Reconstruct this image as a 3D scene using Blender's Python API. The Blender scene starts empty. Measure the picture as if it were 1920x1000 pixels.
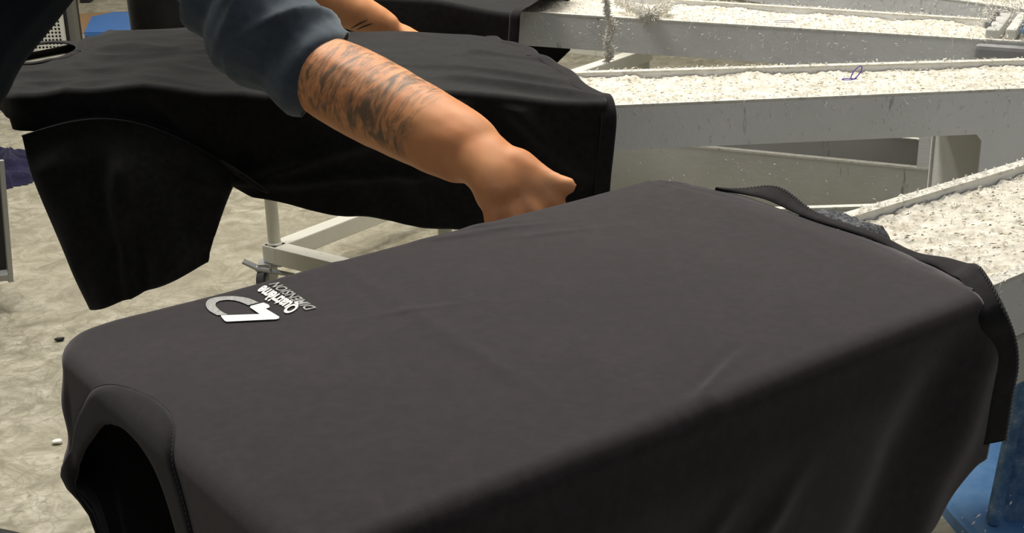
import bpy, bmesh, math, random
from mathutils import Vector, Matrix, noise
random.seed(7)
PI = math.pi
S = bpy.context.scene
COL = S.collection

# ------------------------------------------------------------------ camera
CH = 1.44
_p, _r, FPX = math.radians(20.7), math.radians(-1.3), 2560.0
r0 = Vector((1, 0, 0)); FW = Vector((0, math.cos(_p), -math.sin(_p))); u0 = Vector((0, math.sin(_p), math.cos(_p)))
RT = r0 * math.cos(_r) + u0 * math.sin(_r)
UP = -r0 * math.sin(_r) + u0 * math.cos(_r)
cam = bpy.data.cameras.new('camera'); cam.sensor_width = 36; cam.lens = 36 * FPX / 1920; cam.clip_start = .02
camo = bpy.data.objects.new('camera', cam); COL.objects.link(camo)
m = Matrix((RT, UP, -FW)).transposed().to_4x4(); m.translation = (0, 0, CH)
camo.matrix_world = m
S.camera = camo

# ------------------------------------------------------------------ world, lamps, exposure
w = bpy.data.worlds.new('world'); S.world = w; w.use_nodes = True
w.node_tree.nodes['Background'].inputs[0].default_value = (.92, .96, 1, 1)
w.node_tree.nodes['Background'].inputs[1].default_value = .085
def area(loc, size, power, col=(1, .95, .86), aim=None):
    l = bpy.data.lights.new('area_lamp', 'AREA'); l.shape = 'RECTANGLE'; l.size, l.size_y = size
    l.energy = power; l.color = col
    o = bpy.data.objects.new('area_lamp', l); COL.objects.link(o); o.location = loc
    if aim is not None:
        o.rotation_euler = (Vector(aim) - Vector(loc)).to_track_quat('-Z', 'Y').to_euler()
    return o
area((-.4, 3.9, 4.2), (3.6, .5), 135, aim=(.3, 2.1, .9))
area((1.6, 3.2, 4.0), (.5, 2.6), 45, aim=(.6, 1.9, .9))
area((-1.3, 3.1, 4.1), (.5, 2.2), 40, aim=(-.3, 2.0, .9))
area((-2.2, 6.5, 4.0), (3, .5), 90, aim=(-2.0, 6, 0))
area((.9, -1.2, 3.4), (1.5, .5), 11, (.9, .95, 1), aim=(.8, 2.6, .7))
S.view_settings.view_transform = 'Standard'; S.view_settings.look = 'None'
S.view_settings.gamma = 1; S.view_settings.use_curve_mapping = False
S.view_settings.exposure = .22

# ------------------------------------------------------------------ helpers
def new_mat(name, base, rough=.6, metal=0, spec=.5):
    mt = bpy.data.materials.new(name); mt.use_nodes = True
    b = mt.node_tree.nodes['Principled BSDF']
    b.inputs['Base Color'].default_value = (*base, 1); b.inputs['Roughness'].default_value = rough
    b.inputs['Metallic'].default_value = metal; b.inputs['Specular IOR Level'].default_value = spec
    return mt, mt.node_tree, b
def nd(nt, t, **kw):
    n = nt.nodes.new(t)
    for k, v in kw.items():
        if k in n.inputs: n.inputs[k].default_value = v
        else: setattr(n, k, v)
    return n
def ramp(nt, fac, stops):
    r = nt.nodes.new('ShaderNodeValToRGB'); e = r.color_ramp.elements
    while len(e) > 1: e.remove(e[0])
    e[0].position, e[0].color = stops[0][0], (*stops[0][1], 1)
    for p, c in stops[1:]:
        q = e.new(p); q.color = (*c, 1)
    nt.links.new(fac, r.inputs[0]); return r.outputs[0]
def coords(nt, scale=(1, 1, 1), kind='Object', rot=(0, 0, 0), loc=(0, 0, 0)):
    tc = nt.nodes.new('ShaderNodeTexCoord'); mp = nt.nodes.new('ShaderNodeMapping')
    mp.inputs['Scale'].default_value = scale; mp.inputs['Rotation'].default_value = rot; mp.inputs['Location'].default_value = loc
    nt.links.new(tc.outputs[kind], mp.inputs[0]); return mp.outputs[0]
def noise_tex(nt, vec, scale, detail=4, rough=.55, dist=0):
    n = nd(nt, 'ShaderNodeTexNoise', Scale=scale, Detail=detail, Roughness=rough, Distortion=dist)
    nt.links.new(vec, n.inputs['Vector']); return n.outputs[0]
def bump(nt, b, h, strength=.3, dist=.002):
    n = nd(nt, 'ShaderNodeBump', Strength=strength, Distance=dist); nt.links.new(h, n.inputs['Height'])
    nt.links.new(n.outputs[0], b.inputs['Normal']); return n
def mixc(nt, fac, a, b, mode='MIX'):
    n = nt.nodes.new('ShaderNodeMix'); n.data_type = 'RGBA'; n.blend_type = mode
    if isinstance(fac, float): n.inputs[0].default_value = fac
    else: nt.links.new(fac, n.inputs[0])
    for i, v in ((6, a), (7, b)):
        if isinstance(v, tuple): n.inputs[i].default_value = (*v, 1)
        else: nt.links.new(v, n.inputs[i])
    return n.outputs[2]

def mesh_obj(name, verts, faces, mat=None, parent=None, smooth=False):
    me = bpy.data.meshes.new(name); me.from_pydata([tuple(v) for v in verts], [], faces); me.update()
    return link(name, me, mat, parent, smooth)
def link(name, me, mat=None, parent=None, smooth=False):
    if smooth: me.polygons.foreach_set('use_smooth', [True] * len(me.polygons))
    if mat: me.materials.append(mat)
    o = bpy.data.objects.new(name, me); COL.objects.link(o)
    if parent: o.parent = parent
    return o
def bm_obj(name, bm, mat=None, parent=None, smooth=False):
    bmesh.ops.recalc_face_normals(bm, faces=bm.faces)
    me = bpy.data.meshes.new(name); bm.to_mesh(me); bm.free()
    return link(name, me, mat, parent, smooth)
def tag(o, label=None, cat=None, group=None, kind=None):
    for k, v in (('label', label), ('category', cat), ('group', group), ('kind', kind)):
        if v: o[k] = v
    return o
def thing(name, label, cat, loc=(0, 0, 0), group=None):
    o = bpy.data.objects.new(name, None); COL.objects.link(o); o.location = loc; o.empty_display_size = .05
    return tag(o, label, cat, group)
def add_box(bm, c, size, rot=None, bev=0):
    M = Matrix.Translation(c) @ (rot.to_4x4() if rot else Matrix()) @ Matrix.Diagonal((*size, 1))
    r = bmesh.ops.create_cube(bm, size=1, matrix=M)
    if bev:
        es = {e for v in r['verts'] for e in v.link_edges}
        bmesh.ops.bevel(bm, geom=list(es), offset=bev, segments=2, affect='EDGES', profile=.6)
def add_cyl(bm, a, b, r1, r2=None, seg=16):
    a, b = Vector(a), Vector(b); d = b - a
    M = Matrix.Translation((a + b) / 2) @ d.to_track_quat('Z', 'Y').to_matrix().to_4x4()
    bmesh.ops.create_cone(bm, cap_ends=True, segments=seg, radius1=r1, radius2=r1 if r2 is None else r2, depth=d.length, matrix=M)
def add_prism(bm, pts, vec):
    """closed polygon pts (3-D) extruded along vec"""
    a = [bm.verts.new(p) for p in pts]; b = [bm.verts.new(Vector(p) + Vector(vec)) for p in pts]
    n = len(a); bm.faces.new(a); bm.faces.new(b[::-1])
    for i in range(n): bm.faces.new((a[i], b[i], b[(i + 1) % n], a[(i + 1) % n]))
def tube_data(pts, rad, seg=8, V=None, F=None, caps=True):
    V = [] if V is None else V; F = [] if F is None else F
    pts = [Vector(p) for p in pts]; base = len(V); n = len(pts)
    up = Vector((.13, .31, .94))
    for i, p in enumerate(pts):
        d = (pts[min(i + 1, n - 1)] - pts[max(i - 1, 0)]).normalized()
        x = d.cross(up)
        if x.length < .1: x = d.cross(Vector((1, 0, 0)))
        x.normalize(); y = d.cross(x)
        r = rad[i] if isinstance(rad, (list, tuple)) else rad
        for k in range(seg):
            a = 2 * PI * k / seg; V.append(p + x * math.cos(a) * r + y * math.sin(a) * r)
    for i in range(n - 1):
        for k in range(seg):
            a = base + i * seg + k; b = base + i * seg + (k + 1) % seg
            F.append((a, b, b + seg, a + seg))
    if caps:
        F.append(tuple(base + k for k in range(seg))[::-1]); F.append(tuple(base + (n - 1) * seg + k for k in range(seg)))
    return V, F
def catmull(pts, n):
    P = [Vector(p) for p in pts]; P = [2 * P[0] - P[1]] + P + [2 * P[-1] - P[-2]]; out = []
    for i in range(1, len(P) - 2):
        for k in range(n):
            t = k / n; a, b, c, d = P[i - 1:i + 3]
            out.append(.5 * ((2 * b) + (c - a) * t + (2 * a - 5 * b + 4 * c - d) * t * t + (3 * b - a - 3 * c + d) * t ** 3))
    out.append(P[-2]); return out
def lerp_table(tab, x):
    if x <= tab[0][0]: return tab[0][1]
    for (a, u), (b, v) in zip(tab, tab[1:]):
        if x <= b:
            t = (x - a) / (b - a); t = t * t * (3 - 2 * t); return u + (v - u) * t
    return tab[-1][1]
def sstep(a, b, x):
    t = max(0, min(1, (x - a) / (b - a))); return t * t * (3 - 2 * t)
def skinned(chains, voxel, sub=2, smooth=3):
    """chains: list of (points, radii[, branches]); fused by remesh into one closed surface mesh datablock"""
    bm = bmesh.new(); tmp = []
    for pts, rad in chains:
        me = bpy.data.meshes.new('t'); me.from_pydata([tuple(p) for p in pts], [(i, i + 1) for i in range(len(pts) - 1)], [])
        o = bpy.data.objects.new('t', me); COL.objects.link(o)
        md = o.modifiers.new('s', 'SKIN')
        for i, v in enumerate(me.skin_vertices[0].data):
            r = rad[i]; v.radius = r if isinstance(r, tuple) else (r, r); v.use_root = (i == 0)
        sb = o.modifiers.new('b', 'SUBSURF'); sb.levels = sub
        tmp.append(o)
    dg = bpy.context.evaluated_depsgraph_get()
    for o in tmp:
        e = o.evaluated_get(dg); mm = e.to_mesh(); bm.from_mesh(mm); e.to_mesh_clear()
    for o in tmp:
        d = o.data; bpy.data.objects.remove(o); bpy.data.meshes.remove(d)
    me = bpy.data.meshes.new('u'); bm.to_mesh(me); bm.free()
    o = bpy.data.objects.new('u', me); COL.objects.link(o)
    r = o.modifiers.new('r', 'REMESH'); r.mode = 'VOXEL'; r.voxel_size = voxel; r.use_smooth_shade = True
    sm = o.modifiers.new('c', 'SMOOTH'); sm.factor = .5; sm.iterations = smooth
    dg = bpy.context.evaluated_depsgraph_get()
    out = bpy.data.meshes.new_from_object(o.evaluated_get(dg)); bpy.data.objects.remove(o)
    return out

# ------------------------------------------------------------------ materials
def fabric(name, base, sheen, tint, fleck=(.03, .026, .03), rough=.95):
    mt, nt, b = new_mat(name, base, rough, 0, .08)
    v = coords(nt, kind='Object')
    g = noise_tex(nt, v, 90, 3, .6); g2 = noise_tex(nt, v, 11, 3, .6)
    c = mixc(nt, ramp(nt, g, [(.35, (0, 0, 0)), (.7, (1, 1, 1))]), base, fleck)
    c = mixc(nt, ramp(nt, g2, [(.35, (.72, .72, .72)), (.7, (1, 1, 1))]), (0., 0., 0.), c)
    nt.links.new(c, b.inputs['Base Color'])
    b.inputs['Sheen Weight'].default_value = sheen; b.inputs['Sheen Roughness'].default_value = .55
    b.inputs['Sheen Tint'].default_value = (*tint, 1)
    f = noise_tex(nt, coords(nt, kind='Object'), 900, 2, .6)
    bump(nt, b, f, .25, .0006)
    return mt
M_BLACK = fabric('black_cotton_knit', (.009, .008, .0088), .29, (1, .93, .96), (.020, .016, .0185))
M_BLACK2 = fabric('black_cotton_knit_matte', (.009, .009, .009), .17, (.98, 1, 1), (.017, .0165, .017))
M_RIB = fabric('black_rib_knit', (.010, .0095, .0105), .17, (1, .96, .98), (.018, .0165, .019))
M_NAVY = fabric('navy_work_shirt', (.046, .060, .080), .5, (.82, .92, 1), (.066, .082, .106))
M_PANTS = fabric('black_trousers', (.01, .011, .014), .1, (1, 1, 1), (.014, .014, .018))
M_THREAD, nt, b = new_mat('overlock_thread', (.05, .048, .052), .8)
M_GREYFUZZ, nt, b = new_mat('grey_lint_felt', (.12, .12, .13), 1, 0, .1)
v = coords(nt); g = noise_tex(nt, v, 160, 4, .7)
nt.links.new(ramp(nt, g, [(.35, (.03, .032, .04)), (.6, (.16, .165, .18)), (.8, (.45, .45, .46))]), b.inputs['Base Color'])
bump(nt, b, g, .9, .004)

def painted(name, light, dark, fleck, seed=0):
    mt, nt, b = new_mat(name, light, .5, 0, .4)
    v = coords(nt, loc=(seed, seed * .7, 0))
    big = noise_tex(nt, v, 3.5, 4, .6); sm = noise_tex(nt, v, 55, 5, .72, .6); st = noise_tex(nt, coords(nt, (1, 1, .25), loc=(seed, 0, 0)), 24, 4, .7)
    c = mixc(nt, ramp(nt, big, [(.3, (0, 0, 0)), (.7, (1, 1, 1))]), dark, light)
    c = mixc(nt, ramp(nt, sm, [(.66, (0, 0, 0)), (.72, (1, 1, 1))]), c, fleck)
    c = mixc(nt, ramp(nt, st, [(.30, (1, 1, 1)), (.36, (0, 0, 0))]), c, tuple(x * .55 for x in dark))
    nt.links.new(c, b.inputs['Base Color']); bump(nt, b, sm, .5, .003)
    return mt
M_PAINT = painted('grey_white_machine_paint', (.80, .81, .815), (.70, .71, .70), (.86, .855, .83))
M_PAINT_LOW = painted('dusty_machine_paint', (.64, .64, .62), (.53, .53, .49), (.80, .79, .74), 4)
M_LINT, nt, b = new_mat('white_cotton_lint', (.78, .75, .66), 1, 0, .1)
v = coords(nt); g = noise_tex(nt, v, 38, 6, .72, .4); g3 = noise_tex(nt, coords(nt, (1, 1, 1)), 150, 3, .7)
c = ramp(nt, g, [(.30, (.42, .38, .29)), (.42, (.64, .60, .51)), (.60, (.80, .77, .69))])
c = mixc(nt, ramp(nt, g3, [(.30, (1, 1, 1)), (.37, (0, 0, 0))]), c, (.26, .24, .19))
nt.links.new(c, b.inputs['Base Color']); bump(nt, b, g3, .6, .002)
M_RIM, nt, b = new_mat('lint_dusted_rim', (.8, .78, .7), .9, 0, .15)
v = coords(nt); g = noise_tex(nt, v, 70, 5, .7)
nt.links.new(ramp(nt, g, [(.28, (.38, .37, .31)), (.42, (.64, .63, .57)), (.6, (.76, .75, .69))]), b.inputs['Base Color'])
bump(nt, b, g, .7, .003)
M_FLUFF, nt, b = new_mat('grey_white_lint_fluff', (.82, .80, .74), 1, 0, .1)
M_FLAKE, nt, b = new_mat('lint_flakes', (.92, .91, .87), 1, 0, .1)
M_GAPSHADE, nt, b = new_mat('gap_shade_specks', (.22, .20, .16), 1, 0, .1)
M_PLATEN, nt, b = new_mat('platen_board', (.24, .235, .18), .6)
M_METAL, nt, b = new_mat('dusty_aluminium', (.42, .43, .44), .45, .6)
M_RUBBER, nt, b = new_mat('grey_rubber', (.08, .085, .09), .7)
M_BLUE, nt, b = new_mat('blue_enamel', (.07, .22, .58), .32, 0, .5)
v = coords(nt); g = noise_tex(nt, v, 14, 5, .65); g2 = noise_tex(nt, v, 60, 4, .7)
c = mixc(nt, ramp(nt, g, [(.35, (0, 0, 0)), (.7, (1, 1, 1))]), (.11, .28, .60), (.20, .40, .72))
c = mixc(nt, ramp(nt, g2, [(.66, (0, 0, 0)), (.72, (1, 1, 1))]), c, (.07, .10, .14))
nt.links.new(c, b.inputs['Base Color'])
M_BLUEDUST, nt, b = new_mat('blue_enamel_dusty', (.12, .22, .36), .8, 0, .3)
v = coords(nt); g = noise_tex(nt, v, 26, 6, .72)
nt.links.new(ramp(nt, g, [(.4, (.09, .20, .38)), (.58, (.20, .34, .54)), (.70, (.50, .56, .62))]), b.inputs['Base Color']); bump(nt, b, g, .8, .006)
M_FLOOR, nt, b = new_mat('worn_concrete', (.5, .47, .38), .55, 0, .4)
v = coords(nt, kind='Object')
n1 = noise_tex(nt, v, 1.1, 5, .6, .3); n2 = noise_tex(nt, v, 9, 7, .72, 1.2); n3 = noise_tex(nt, v, 34, 5, .7, .4)
vo = nd(nt, 'ShaderNodeTexVoronoi', Scale=17.0, feature='DISTANCE_TO_EDGE')
wv = nt.nodes.new('ShaderNodeVectorMath'); wv.operation = 'ADD'
ns = nd(nt, 'ShaderNodeTexNoise', Scale=8.0, Detail=4.0); nt.links.new(v, ns.inputs['Vector'])
sc = nt.nodes.new('ShaderNodeVectorMath'); sc.operation = 'SCALE'; sc.inputs['Scale'].default_value = .12
nt.links.new(ns.outputs['Color'], sc.inputs[0]); nt.links.new(v, wv.inputs[0]); nt.links.new(sc.outputs[0], wv.inputs[1]); nt.links.new(wv.outputs[0], vo.inputs['Vector'])
c = ramp(nt, n2, [(.34, (.20, .18, .125)), (.46, (.35, .325, .24)), (.56, (.50, .47, .37)), (.70, (.70, .67, .56))])
c = mixc(nt, ramp(nt, n1, [(.38, (0, 0, 0)), (.66, (1, 1, 1))]), mixc(nt, .65, c, (.30, .275, .205)), c)
c = mixc(nt, ramp(nt, n3, [(.30, (1, 1, 1)), (.42, (0, 0, 0))]), c, (.25, .235, .18))
ck = nt.nodes.new('ShaderNodeMath'); ck.operation = 'MULTIPLY'
nt.links.new(ramp(nt, vo.outputs[0], [(0, (1, 1, 1)), (.06, (0, 0, 0))]), ck.inputs[0]); nt.links.new(ramp(nt, n1, [(.35, (.1, .1, .1)), (.6, (.55, .55, .55))]), ck.inputs[1])
c = mixc(nt, ck.outputs[0], c, (.20, .18, .13))
nt.links.new(c, b.inputs['Base Color']); bump(nt, b, n2, .15, .004)
M_WALL, nt, b = new_mat('beige_wall', (.50, .47, .38), .8)
M_BIN, nt, b = new_mat('dark_bin_plastic', (.015, .015, .016), .6)
M_INK, nt, b = new_mat('white_print', (.88, .88, .84), .7)
M_INKG, nt, b = new_mat('silver_grey_print', (.30, .31, .30), .55, .15)
v = coords(nt); g = noise_tex(nt, v, 300, 3, .7)
nt.links.new(ramp(nt, g, [(.35, (.22, .23, .22)), (.65, (.40, .41, .40))]), b.inputs['Base Color'])

# skin with tattooed forearm: dark streaks on the skin itself, limited by position along the forearm
def P_at(px, py, Y):
    v = FW * FPX + RT * (px - 960) - UP * (py - 500); return Vector((0, 0, CH)) + v * (Y / v.y)
def P_z(px, py, z):
    v = FW * FPX + RT * (px - 960) - UP * (py - 500); return Vector((0, 0, CH)) + v * ((z - CH) / v.z)
def Pd(px, py, d):
    v = FW * FPX + RT * (px - 960) - UP * (py - 500); return Vector((0, 0, CH)) + v.normalized() * d
ELB = Pd(592, 133, 1.83); WRI = Pd(922, 305, 1.65)
M_SKIN, nt, b = new_mat('skin', (.55, .27, .15), .5, 0, .35)
b.inputs['Subsurface Weight'].default_value = .08; b.inputs['Subsurface Radius'].default_value = (.01, .004, .002); b.inputs['Subsurface Scale'].default_value = .5
ax = (WRI - ELB).normalized()
side = ax.cross(Vector((0, 0, 1))).normalized(); topv = side.cross(ax)
geo = nt.nodes.new('ShaderNodeTexCoord')
sub = nt.nodes.new('ShaderNodeVectorMath'); sub.operation = 'SUBTRACT'; sub.inputs[1].default_value = ELB; nt.links.new(geo.outputs['Object'], sub.inputs[0])
def dotn(vec):
    d = nt.nodes.new('ShaderNodeVectorMath'); d.operation = 'DOT_PRODUCT'; d.inputs[1].default_value = vec; nt.links.new(sub.outputs[0], d.inputs[0]); return d.outputs['Value']
cx_ = nt.nodes.new('ShaderNodeCombineXYZ'); nt.links.new(dotn(ax), cx_.inputs[0]); nt.links.new(dotn(side), cx_.inputs[1]); nt.links.new(dotn(topv), cx_.inputs[2])
mp = nt.nodes.new('ShaderNodeMapping'); mp.inputs['Scale'].default_value = (1.9, .55, .55); mp.inputs['Rotation'].default_value = (0, .35, .25); nt.links.new(cx_.outputs[0], mp.inputs[0])
t1 = noise_tex(nt, mp.outputs[0], 30, 5, .62, 1.3); t2 = noise_tex(nt, mp.outputs[0], 70, 3, .6, .8)
msk = nt.nodes.new('ShaderNodeMapRange'); msk.interpolation_type = 'SMOOTHSTEP'
sepx = nt.nodes.new('ShaderNodeSeparateXYZ'); nt.links.new(cx_.outputs[0], sepx.inputs[0])
def mr(src, a, b_, c_, d_):
    q = nt.nodes.new('ShaderNodeMapRange'); q.interpolation_type = 'SMOOTHSTEP'
    for i, x in enumerate((a, b_, c_, d_)): q.inputs[i + 1].default_value = x
    nt.links.new(src, q.inputs[0]); return q.outputs[0]
def mul(a, b_):
    q = nt.nodes.new('ShaderNodeMath'); q.operation = 'MULTIPLY'; nt.links.new(a, q.inputs[0])
    if isinstance(b_, float): q.inputs[1].default_value = b_
    else: nt.links.new(b_, q.inputs[1])
    return q.outputs[0]
mask = mul(mr(sepx.outputs[0], .0, .02, 0, 1), mr(sepx.outputs[0], .195, .225, 1, 0))
mask = mul(mask, mr(sepx.outputs[2], -.035, -.012, 0, 1))
tat = mul(ramp(nt, t1, [(.43, (0, 0, 0)), (.62, (1, 1, 1))]), mask)
tat = mul(tat, .88)
tat2 = mul(mul(ramp(nt, t2, [(.54, (0, 0, 0)), (.62, (1, 1, 1))]), mask), .55)
skn = noise_tex(nt, geo.outputs['Object'], 18, 3, .5)
c = mixc(nt, ramp(nt, skn, [(.35, (0, 0, 0)), (.7, (1, 1, 1))]), (.74, .30, .125), (.86, .40, .18))
c = mixc(nt, tat, c, (.13, .105, .075)); c = mixc(nt, tat2, c, (.20, .13, .085))
nt.links.new(c, b.inputs['Base Color'])

# ------------------------------------------------------------------ setting
fl = mesh_obj('floor', [(-7, -3, 0), (7, -3, 0), (7, 9, 0), (-7, 9, 0)], [(0, 1, 2, 3)], M_FLOOR); tag(fl, kind='structure')
bm = bmesh.new(); add_box(bm, (0, 8.9, 2.2), (14, .16, 4.4)); wl = bm_obj('wall_back', bm, M_WALL); tag(wl, kind='structure')
bm = bmesh.new(); add_box(bm, (-7, 3, 2.2), (.16, 12, 4.4)); wl = bm_obj('wall_left', bm, M_WALL); tag(wl, kind='structure')
bm = bmesh.new(); add_box(bm, (7, 3, 2.2), (.16, 12, 4.4)); wl = bm_obj('wall_right', bm, M_WALL); tag(wl, kind='structure')

# ------------------------------------------------------------------ printing carousel
HUB = Vector((1.71, 2.43, 0))
ZT = .885
car = thing('printing_carousel', 'grey-white steel textile printing carousel with radial arms dusted in white lint', 'machine', HUB)
def arm_w(r): return .19 + .05 * r
def arm(az, r_in=.62, r_out=2.2, low=True, r_low=1.68):
    a = math.radians(az); D = Vector((-math.sin(a), -math.cos(a), 0)); N = Vector((-D.y, D.x, 0))
    def L(r, n, z): return D * r + N * n + Vector((0, 0, z))
    def strip(bm, r0_, r1_, n0, n1, z0, z1):
        """box between radii, n as fraction of the half width plus offset (f, o)"""
        vs = []
        for r in (r0_, r1_):
            hw = arm_w(r) / 2
            for (f, o) in (n0, n1):
                for z in (z0, z1): vs.append(bm.verts.new(L(r, f * hw + o, z)))
        for q in ((0, 1, 3, 2), (4, 6, 7, 5), (0, 4, 5, 1), (2, 3, 7, 6), (0, 2, 6, 4), (1, 5, 7, 3)): bm.faces.new([vs[i] for i in q])
    bm = bmesh.new(); strip(bm, r_in, r_out, (-1, .004), (1, -.004), ZT - .022, ZT - .016)
    root = bm_obj('arm', bm, M_RIM, car)
    for sgn in (-1, 1):
        bm = bmesh.new(); strip(bm, r_in, r_out, (sgn, 0), (sgn, -sgn * .017), ZT - .004, ZT); bm_obj('rim_flange', bm, M_RIM, root)
        bm = bmesh.new(); strip(bm, r_in, r_out, (sgn, -sgn * .014), (sgn, -sgn * .017), ZT - .018, ZT - .004); bm_obj('tray_wall', bm, M_PAINT, root)
        # side plate with a leg (windows left open around it), rounded where the leg meets the beam
        bm = bmesh.new()
        zb, zl = ZT - .078, .605
        prof = [(r_in, ZT - .0045), (r_in, zb), (.82 - .10, zb)]
        prof += [(.82 - .008, zb), (.82, zb - .010), (.82, zl), (.905, zl), (.905, zb - .012), (.915, zb), (r_out, zb), (r_out, ZT - .0045)]
        prof = [(p, q) for p, q in prof]
        def ly(p, q, t): return L(p, sgn * arm_w(p) / 2 - sgn * (.001 + t), q)
        A = [bm.verts.new(ly(p, q, 0)) for p, q in prof]; B = [bm.verts.new(ly(p, q, .004)) for p, q in prof]; n = len(A)
        fa = bm.faces.new(A); fb = bm.faces.new(B[::-1]); fa.normal_update(); fb.normal_update()
        for i in range(n): bm.faces.new((A[i], B[i], B[(i + 1) % n], A[(i + 1) % n]))
        bmesh.ops.triangulate(bm, faces=[fa, fb])
        bm_obj('side_plate', bm, M_PAINT, root)
        if low:
            bm = bmesh.new(); strip(bm, .45, r_low, (sgn, -sgn * .001), (sgn, -sgn * .006), .475, .605); bm_obj('lower_beam_plate', bm, M_PAINT_LOW, root)
            bm = bmesh.new(); strip(bm, .45, r_low, (sgn, 0), (sgn, -sgn * .015), .605, .609); bm_obj('lower_beam_flange', bm, M_RIM, root)
    if low:
        bm = bmesh.new(); strip(bm, .45, r_low, (-1, .006), (1, -.006), .476, .482); bm_obj('lower_beam_floor', bm, M_PAINT_LOW, root)
        bm = bmesh.new()
        for r in (.825, .895): strip(bm, r, r + .005, (-1, .006), (1, -.006), .60, ZT - .08)
        bm_obj('leg_web', bm, M_PAINT_LOW, root)
    if az < 60:
        for sgn in (-1, 1):
            bm = bmesh.new(); strip(bm, r_in, 1.62, (sgn, -sgn * .001), (sgn, -sgn * .012), .742, .800); bm_obj('under_rail', bm, M_PAINT_LOW, root)
    # end cap
    bm = bmesh.new(); strip(bm, r_out, r_out + .004, (-1, 0), (1, 0), ZT - .078, ZT); bm_obj('end_cap', bm, M_PAINT, root)
    bm = bmesh.new(); strip(bm, r_in - .004, r_in, (-1, 0), (1, 0), ZT - .078, ZT); bm_obj('end_cap', bm, M_PAINT, root)
    # lint blanket in the tray
    V, F = [], []
    nr, nn = 330, 50
    for i in range(nr + 1):
        r = r_in + .01 + (1.95 - r_in) * i / nr; hw = arm_w(r) / 2 - .019
        for j in range(nn + 1):
            n_ = -hw + 2 * hw * j / nn
            q = Vector((r * 1.0 + az, n_, az * .37))
            h = noise.noise(q * 26) * .4 + noise.noise(q * 70) * .35 + noise.noise(q * 170) * .35
            edge = abs(n_) / hw
            h = .0025 + max(-.3, h) * .009 + .006 * sstep(.8, 1, edge) * (.4 + noise.noise(q * 14))
            V.append(HUB + L(r, n_, ZT - .016 + max(.0002, h)))
    for i in range(nr):
        for j in range(nn):
            a_ = i * (nn + 1) + j; F.append((a_, a_ + 1, a_ + nn + 2, a_ + nn + 1))
    # loose curled fibres
    rnd = random.Random(int(az))
    for k in range(2600):
        if rnd.random() < .72:
            r = rnd.uniform(r_in + .05, 1.9); hw = arm_w(r) / 2 - .02; n_ = rnd.uniform(-hw, hw); z = ZT - .011; flat = True
        else:
            r = rnd.uniform(r_in + .05, 1.9); hw = arm_w(r) / 2; n_ = rnd.choice((-1, 1)) * (hw - rnd.uniform(0, .02)); z = ZT + .001; flat = True
        an = rnd.uniform(0, 2 * PI); ln = rnd.uniform(.002, .0075) * (1 if flat else .7); wd = rnd.uniform(.0005, .0011)
        p = HUB + L(r, n_, z); d = Vector((math.cos(an), math.sin(an), rnd.uniform(-.1, .5))) * ln
        s_ = Vector((-math.sin(an), math.cos(an), 0)) * wd; cu = Vector((0, 0, rnd.uniform(.0005, .002))); bdd = s_ * rnd.uniform(-2, 2)
        b0 = len(V)
        for kk, t in enumerate((0, .5, 1)):
            c_ = p + d * t + (cu + bdd if kk == 1 else Vector())
            V += [c_ - s_, c_ + s_ + Vector((0, 0, .0008))]
        F += [(b0, b0 + 1, b0 + 3, b0 + 2), (b0 + 2, b0 + 3, b0 + 5, b0 + 4)]
    return V, F, L, rnd
ARMS = {53.3: 'arm under the near black t-shirt', 87: 'arm under the shirt the worker leans over', 116.5: 'third arm, behind the purple thread loop', 143: 'farthest arm at the top edge'}
LF = {}
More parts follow.
